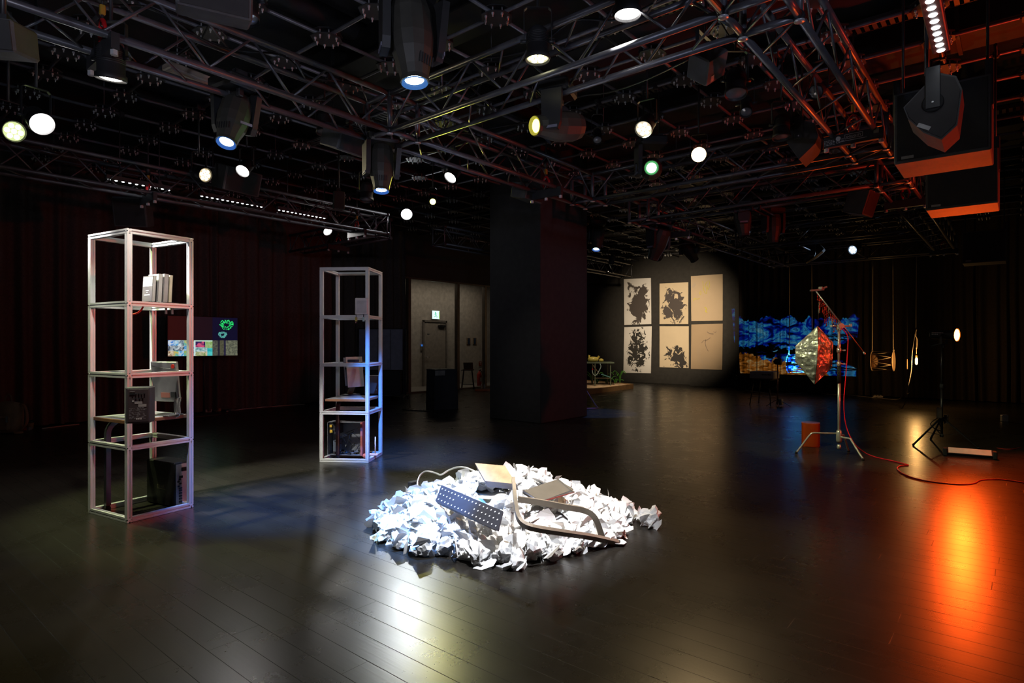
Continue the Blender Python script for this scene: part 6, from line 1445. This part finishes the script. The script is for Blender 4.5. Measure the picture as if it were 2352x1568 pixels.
# ---------------------------------------------------------------- loudspeakers
def bracket(T, top, zh, off=(0, 0)):
    k = MB().rod((off[0], off[1], top), (off[0], off[1], zh-T.location.z), .014, 8).box((off[0], off[1], zh-T.location.z), (.06, .06, .08), bev=.008); reach(T, off[0], off[1], zh, k); k.build('clamp', black_metal, T)
for k, (x, lb) in enumerate(((5.55, 'big dark subwoofer with an orange-lit underside, hung at the upper right'), (7.69, 'second dark subwoofer hanging behind the orange-lit one'), (13.2, 'faint farthest subwoofer before the right curtain'))):
    T = thing('subwoofer', lb, 'loudspeaker', (x+.26, .44, 3.145), 0, 'subwoofers')
    MB().box((0, 0, 0), (.52, .60, .55), bev=.008).build('cabinet', cab_black, T)
    MB().box((-.2615, 0, .0), (.006, .56, .51), bev=.004).build('grille', mat('sub_grille_%d' % k, (.028, .028, .029), .75, bump=.3, bscale=400), T)
    MB().box((-.265, .21, -.235), (.003, .08, .022)).build('badge', mat('grey_badge', (.40, .40, .40), .5), T)
    for s in (-1, 1):
        MB().box((-.18, s*.285, .22), (.12, .05, .34), bev=.006).build('hang_bracket', black_metal, T); k = MB().rod((-.0, s*.27, .28), (0, s*.27, GZ-3.145), .010, 8); reach(T, 0, s*.27, GZ, k); k.build('drop_rod', black_metal, T)
def wedge(label, c, rz, w_, poly, tilt, zh, bad=True, group='wedge loudspeakers'):
    """coaxial wall speaker: five-sided side profile extruded sideways and hung by a U bracket"""
    T = thing('wedge_speaker', label, 'loudspeaker', c, rz, group)
    R_ = Matrix.Rotation(tilt, 4, 'Y')
    A = R_ @ axes((0, 0, 0), (1, 0, 0), (0, 0, 1), (0, -1, 0))
    MB().prism(poly, -w_/2, w_/2, 0, A).build('cabinet', cab_black, T)
    pa, pb2 = V(poly[0]), V(poly[1]); 
    MB().lathe([(.035, -.006), (.035, .004)], 20, T=A @ Matrix.Translation((0, 0, w_/2+.004))).build('pivot_disc', rubber, T)
    MB().bar((0, -w_/2-.012, -.02), (0, -w_/2-.012, .22), .09, .010, up=(0, 1, 0)).bar((0, w_/2+.012, -.02), (0, w_/2+.012, .22), .09, .010, up=(0, 1, 0)).bar((0, -w_/2-.015, .22), (0, w_/2+.015, .22), .09, .012).build('bracket', black_metal, T)
    if bad: MB().box((poly[0][0]*.4, poly[0][1]*.66, w_/2+.002), (.075, .026, .003), T=A).build('badge', mat('badge_grey', (.50, .50, .48), .6), T)
    bracket(T, .22, zh); return T
PG = [(.02, -.20), (.13, -.10), (.15, .12), (.05, .21), (-.17, .10), (-.15, -.06)]
# the one before the big sub shows its bracketed face to the camera
c = at(2143, 240, 4.05); T = thing('wedge_speaker', 'five-sided dark wedge loudspeaker with orange lower edges, in front of the big subwoofer', 'loudspeaker', c, 0, 'wedge loudspeakers')
A = (lambda n: axes((0, 0, 0), UP.cross(n), UP, n))(-(RT*.80+FW).normalized())
pg = [(.045, -.235), (.125, -.16), (.150, .06), (.12, .15), (.02, .20), (-.16, .02), (-.135, -.06), (-.05, -.17)]
MB().prism([(x*1.05, y*1.05) for x, y in pg], -.34, .0, 0, A).build('cabinet', cab_black, T)
MB().prism([(x*.98, y*.98) for x, y in pg], .0, .006, 0, A).build('side_plate', mat('matt_side', (.040, .036, .036), .7), T)
MB().lathe([(.062, .0), (.062, .010), (.05, .012)], 24, T=A @ Matrix.Translation((.0, .01, .004))).build('pivot_disc', rubber, T)
MB().box((.0, .11, .018), (.085, .28, .012), T=A, bev=.004).build('bracket', black_metal, T)
MB().lathe([(.008, .024), (.006, .030)], 10, T=A @ Matrix.Translation((0, .01, 0))).build('pivot_bolt', bolt_steel, T)
MB().box((.03, -.145, .009), (.080, .026, .003), T=A @ Matrix.Rotation(-.55, 4, 'Z')).build('badge', mat('badge_pale', (.52, .52, .50), .6), T)
bracket(T, .22, GZ, (.05, .04))
c = at(1842, 318, 6.5); T = thing('wedge_speaker', 'dark wedge loudspeaker with an orange-lit curved face, beside the unlit lamp', 'loudspeaker', c, 0, 'wedge loudspeakers')
A = (lambda n: axes((0, 0, 0), UP.cross(n), UP, n))(-(RT*.75+FW).normalized())
MB().prism([(-.03, -.22), (-.15, -.02), (-.13, .14), (.0, .20), (.12, .14), (.16, .0), (.13, -.08)], -.36, 0, 0, A).build('cabinet', cab_black, T)
MB().prism([(-.028, -.21), (-.143, -.02), (-.124, .13), (.0, .19), (.115, .13), (.152, .0), (.124, -.078)], 0, .006, 0, A).build('side_plate', mat('matt_side_b', (.040, .038, .038), .7), T)
MB().box((-.03, .12, .018), (.09, .24, .012), T=A, bev=.004).build('bracket', black_metal, T); MB().lathe([(.008, .024), (.006, .03)], 10, T=A @ Matrix.Translation((-.03, .03, 0))).build('pivot_bolt', bolt_steel, T)
bracket(T, .20, GZ)
def cube(label, c, rz, d, zh, tilt=0.0, sticker=False):
    T = thing('box_speaker', label, 'loudspeaker', c, rz, 'box loudspeakers'); R_ = Matrix.Rotation(tilt, 4, 'X')
    MB().box((0, 0, 0), d, T=R_, bev=.012).build('cabinet', cab_black, T)
    MB().box((0, -d[1]/2-.002, 0), (d[0]*.9, .006, d[2]*.9), T=R_, bev=.003).build('grille', mat('grille_mesh', (.03, .03, .03), .75, bump=.3, bscale=400), T)
    MB().box((0, 0, d[2]/2+.02), (.06, .06, .05)).build('mount', black_metal, T)
    if sticker: MB().box((-d[0]*.12, -d[1]*.30, -d[2]/2-.001), (.07, .045, .003), T=R_).build('sticker', white_label, T)
    bracket(T, d[2]/2, zh); return T
def tilted_cube():
    c = at(1646, 157, 5.1); T = thing('box_speaker', 'cube loudspeaker turned on edge, its face lit red and carrying a white sticker', 'loudspeaker', c, 0, 'box loudspeakers')
    n = (-ray(1646, 157).normalized()*.55+RT*.72-UP*.35).normalized(); u = n.cross(UP).normalized(); v_ = u.cross(n); r = math.radians(45)
    a, b_ = u*math.cos(r)+v_*math.sin(r), -u*math.sin(r)+v_*math.cos(r); A = axes((0, 0, 0), a, b_, a.cross(b_)); s_ = 1 if a.cross(b_).dot(n) > 0 else -1
    MB().box((0, 0, -.11*s_), (.235, .235, .22), T=A, bev=.012).build('cabinet', cab_black, T)
    MB().box((0, 0, .003*s_), (.222, .222, .006), T=A, bev=.003).build('grille', mat('red_lit_grille', (.15, .14, .14), .7, bump=.3, bscale=400), T)
    lo = min([(-.085, .0), (.085, .0), (0, -.085), (0, .085), (-.07, -.05), (.07, .05), (-.05, .07), (.05, -.07)], key=lambda q: (A @ V((q[0], q[1], 0))).z)
    MB().box((lo[0]*.95, lo[1]*.95, .008*s_), (.055, .036, .003), T=A).build('sticker', white_label, T)
    k = MB(); m = -n*.12
    for q in (-1, 1): k.bar(m+u*(q*.17), m+u*(q*.17)+UP*.22, .03, .006)
    k.bar(m-u*.175+UP*.22, m+u*.175+UP*.22, .03, .008); k.rod(m+UP*.22, m+UP*(GZ-c.z), .012, 8); k.build('bracket', black_metal, T)
    k = MB(); reach(T, m.x, m.y, GZ, k); k.build('clamp', black_metal, T)
tilted_cube()
cube('long dark box loudspeaker with a curved underside beneath the near left truss', at(802, 325, 6.6), .12, (.52, .30, .24), TZ1, .35)
cube('brown box loudspeaker below the white lamp on the left wall truss side', at(545, 414, 8.8), .15, (.58, .30, .34), TZ1, .3)
cube('faint dark box loudspeaker hanging before the left curtain above the nearer tower', at(306, 486, 9.6), PHI+.2, (.48, .30, .46), TZ1, .25)
cube('dark box loudspeaker at the top of the column', at(1212, 442, 8.4), .1, (.44, .26, .22), TZ0, .2)
cube('faint dark wedge box hanging under the far rig right of the drawings', at(1978, 465, 8.4), PHI+.7, (.36, .28, .34), TZ0, .3)
cube('grey box unit at the top left edge of the picture', at(8, 92, 3.2), PHI+.2, (.22, .24, .16), TZ0, .2)
cube('grey box unit at the top edge above the near left truss', at(492, 5, 3.75), PHI+.5, (.42, .26, .18), GZ, .2)
cube('dark box unit at the left of the farther tower\'s ceiling corner', at(778, 460, 9.0), PHI+.4, (.16, .14, .26), GZ, .15)
# cables slung along the trusses and grid
cab_m = mat('black_cable', (.016, .016, .017), .55); rr = random.Random(77)
runs = [((.8, 5.0), (3.7, 4.9)), ((3.9, 4.85), (3.95, 1.5)), ((4.2, 5.0), (7.3, 4.95)), ((4.0, 1.2), (7.3, 1.3)), ((7.6, 1.5), (7.6, 4.6)), ((9.3, 1.4), (9.35, 4.8)), ((1.5, 9.4), (7.2, 9.35)), ((2.4, 3.5), (2.6, 6.8)), ((5.1, 2.2), (5.3, 6.0)), ((6.6, 2.0), (3.2, 2.3))]
names = ['over the near left truss', 'over the near cross truss', 'over the red-lit truss near the column', 'over the orange-lit right truss', 'over the far cross truss of the near rig', 'over the nearest cross truss of the far rig', 'over the left wall truss', 'under the grid at the upper left', 'under the grid behind the near cross truss', 'under the grid at the upper right']
for (a, b_), nm in zip(runs, names):
    n = 9; z0 = 3.98 if 'truss' in nm else 4.48; pts = []
    for i in range(n+1):
        t = i/n; pts.append((a[0]+(b_[0]-a[0])*t+rr.uniform(-.03, .03), a[1]+(b_[1]-a[1])*t+rr.uniform(-.03, .03), z0-(.10*abs(math.sin(t*PI*3))*rr.uniform(.4, 1.4) if i not in (0, n) else 0)))
    tag(MB().tube(smoothpath(pts, 5), .009, 6).build('rig_cable', cab_m), 'black cable sagging '+nm, 'cable', 'rig cables')
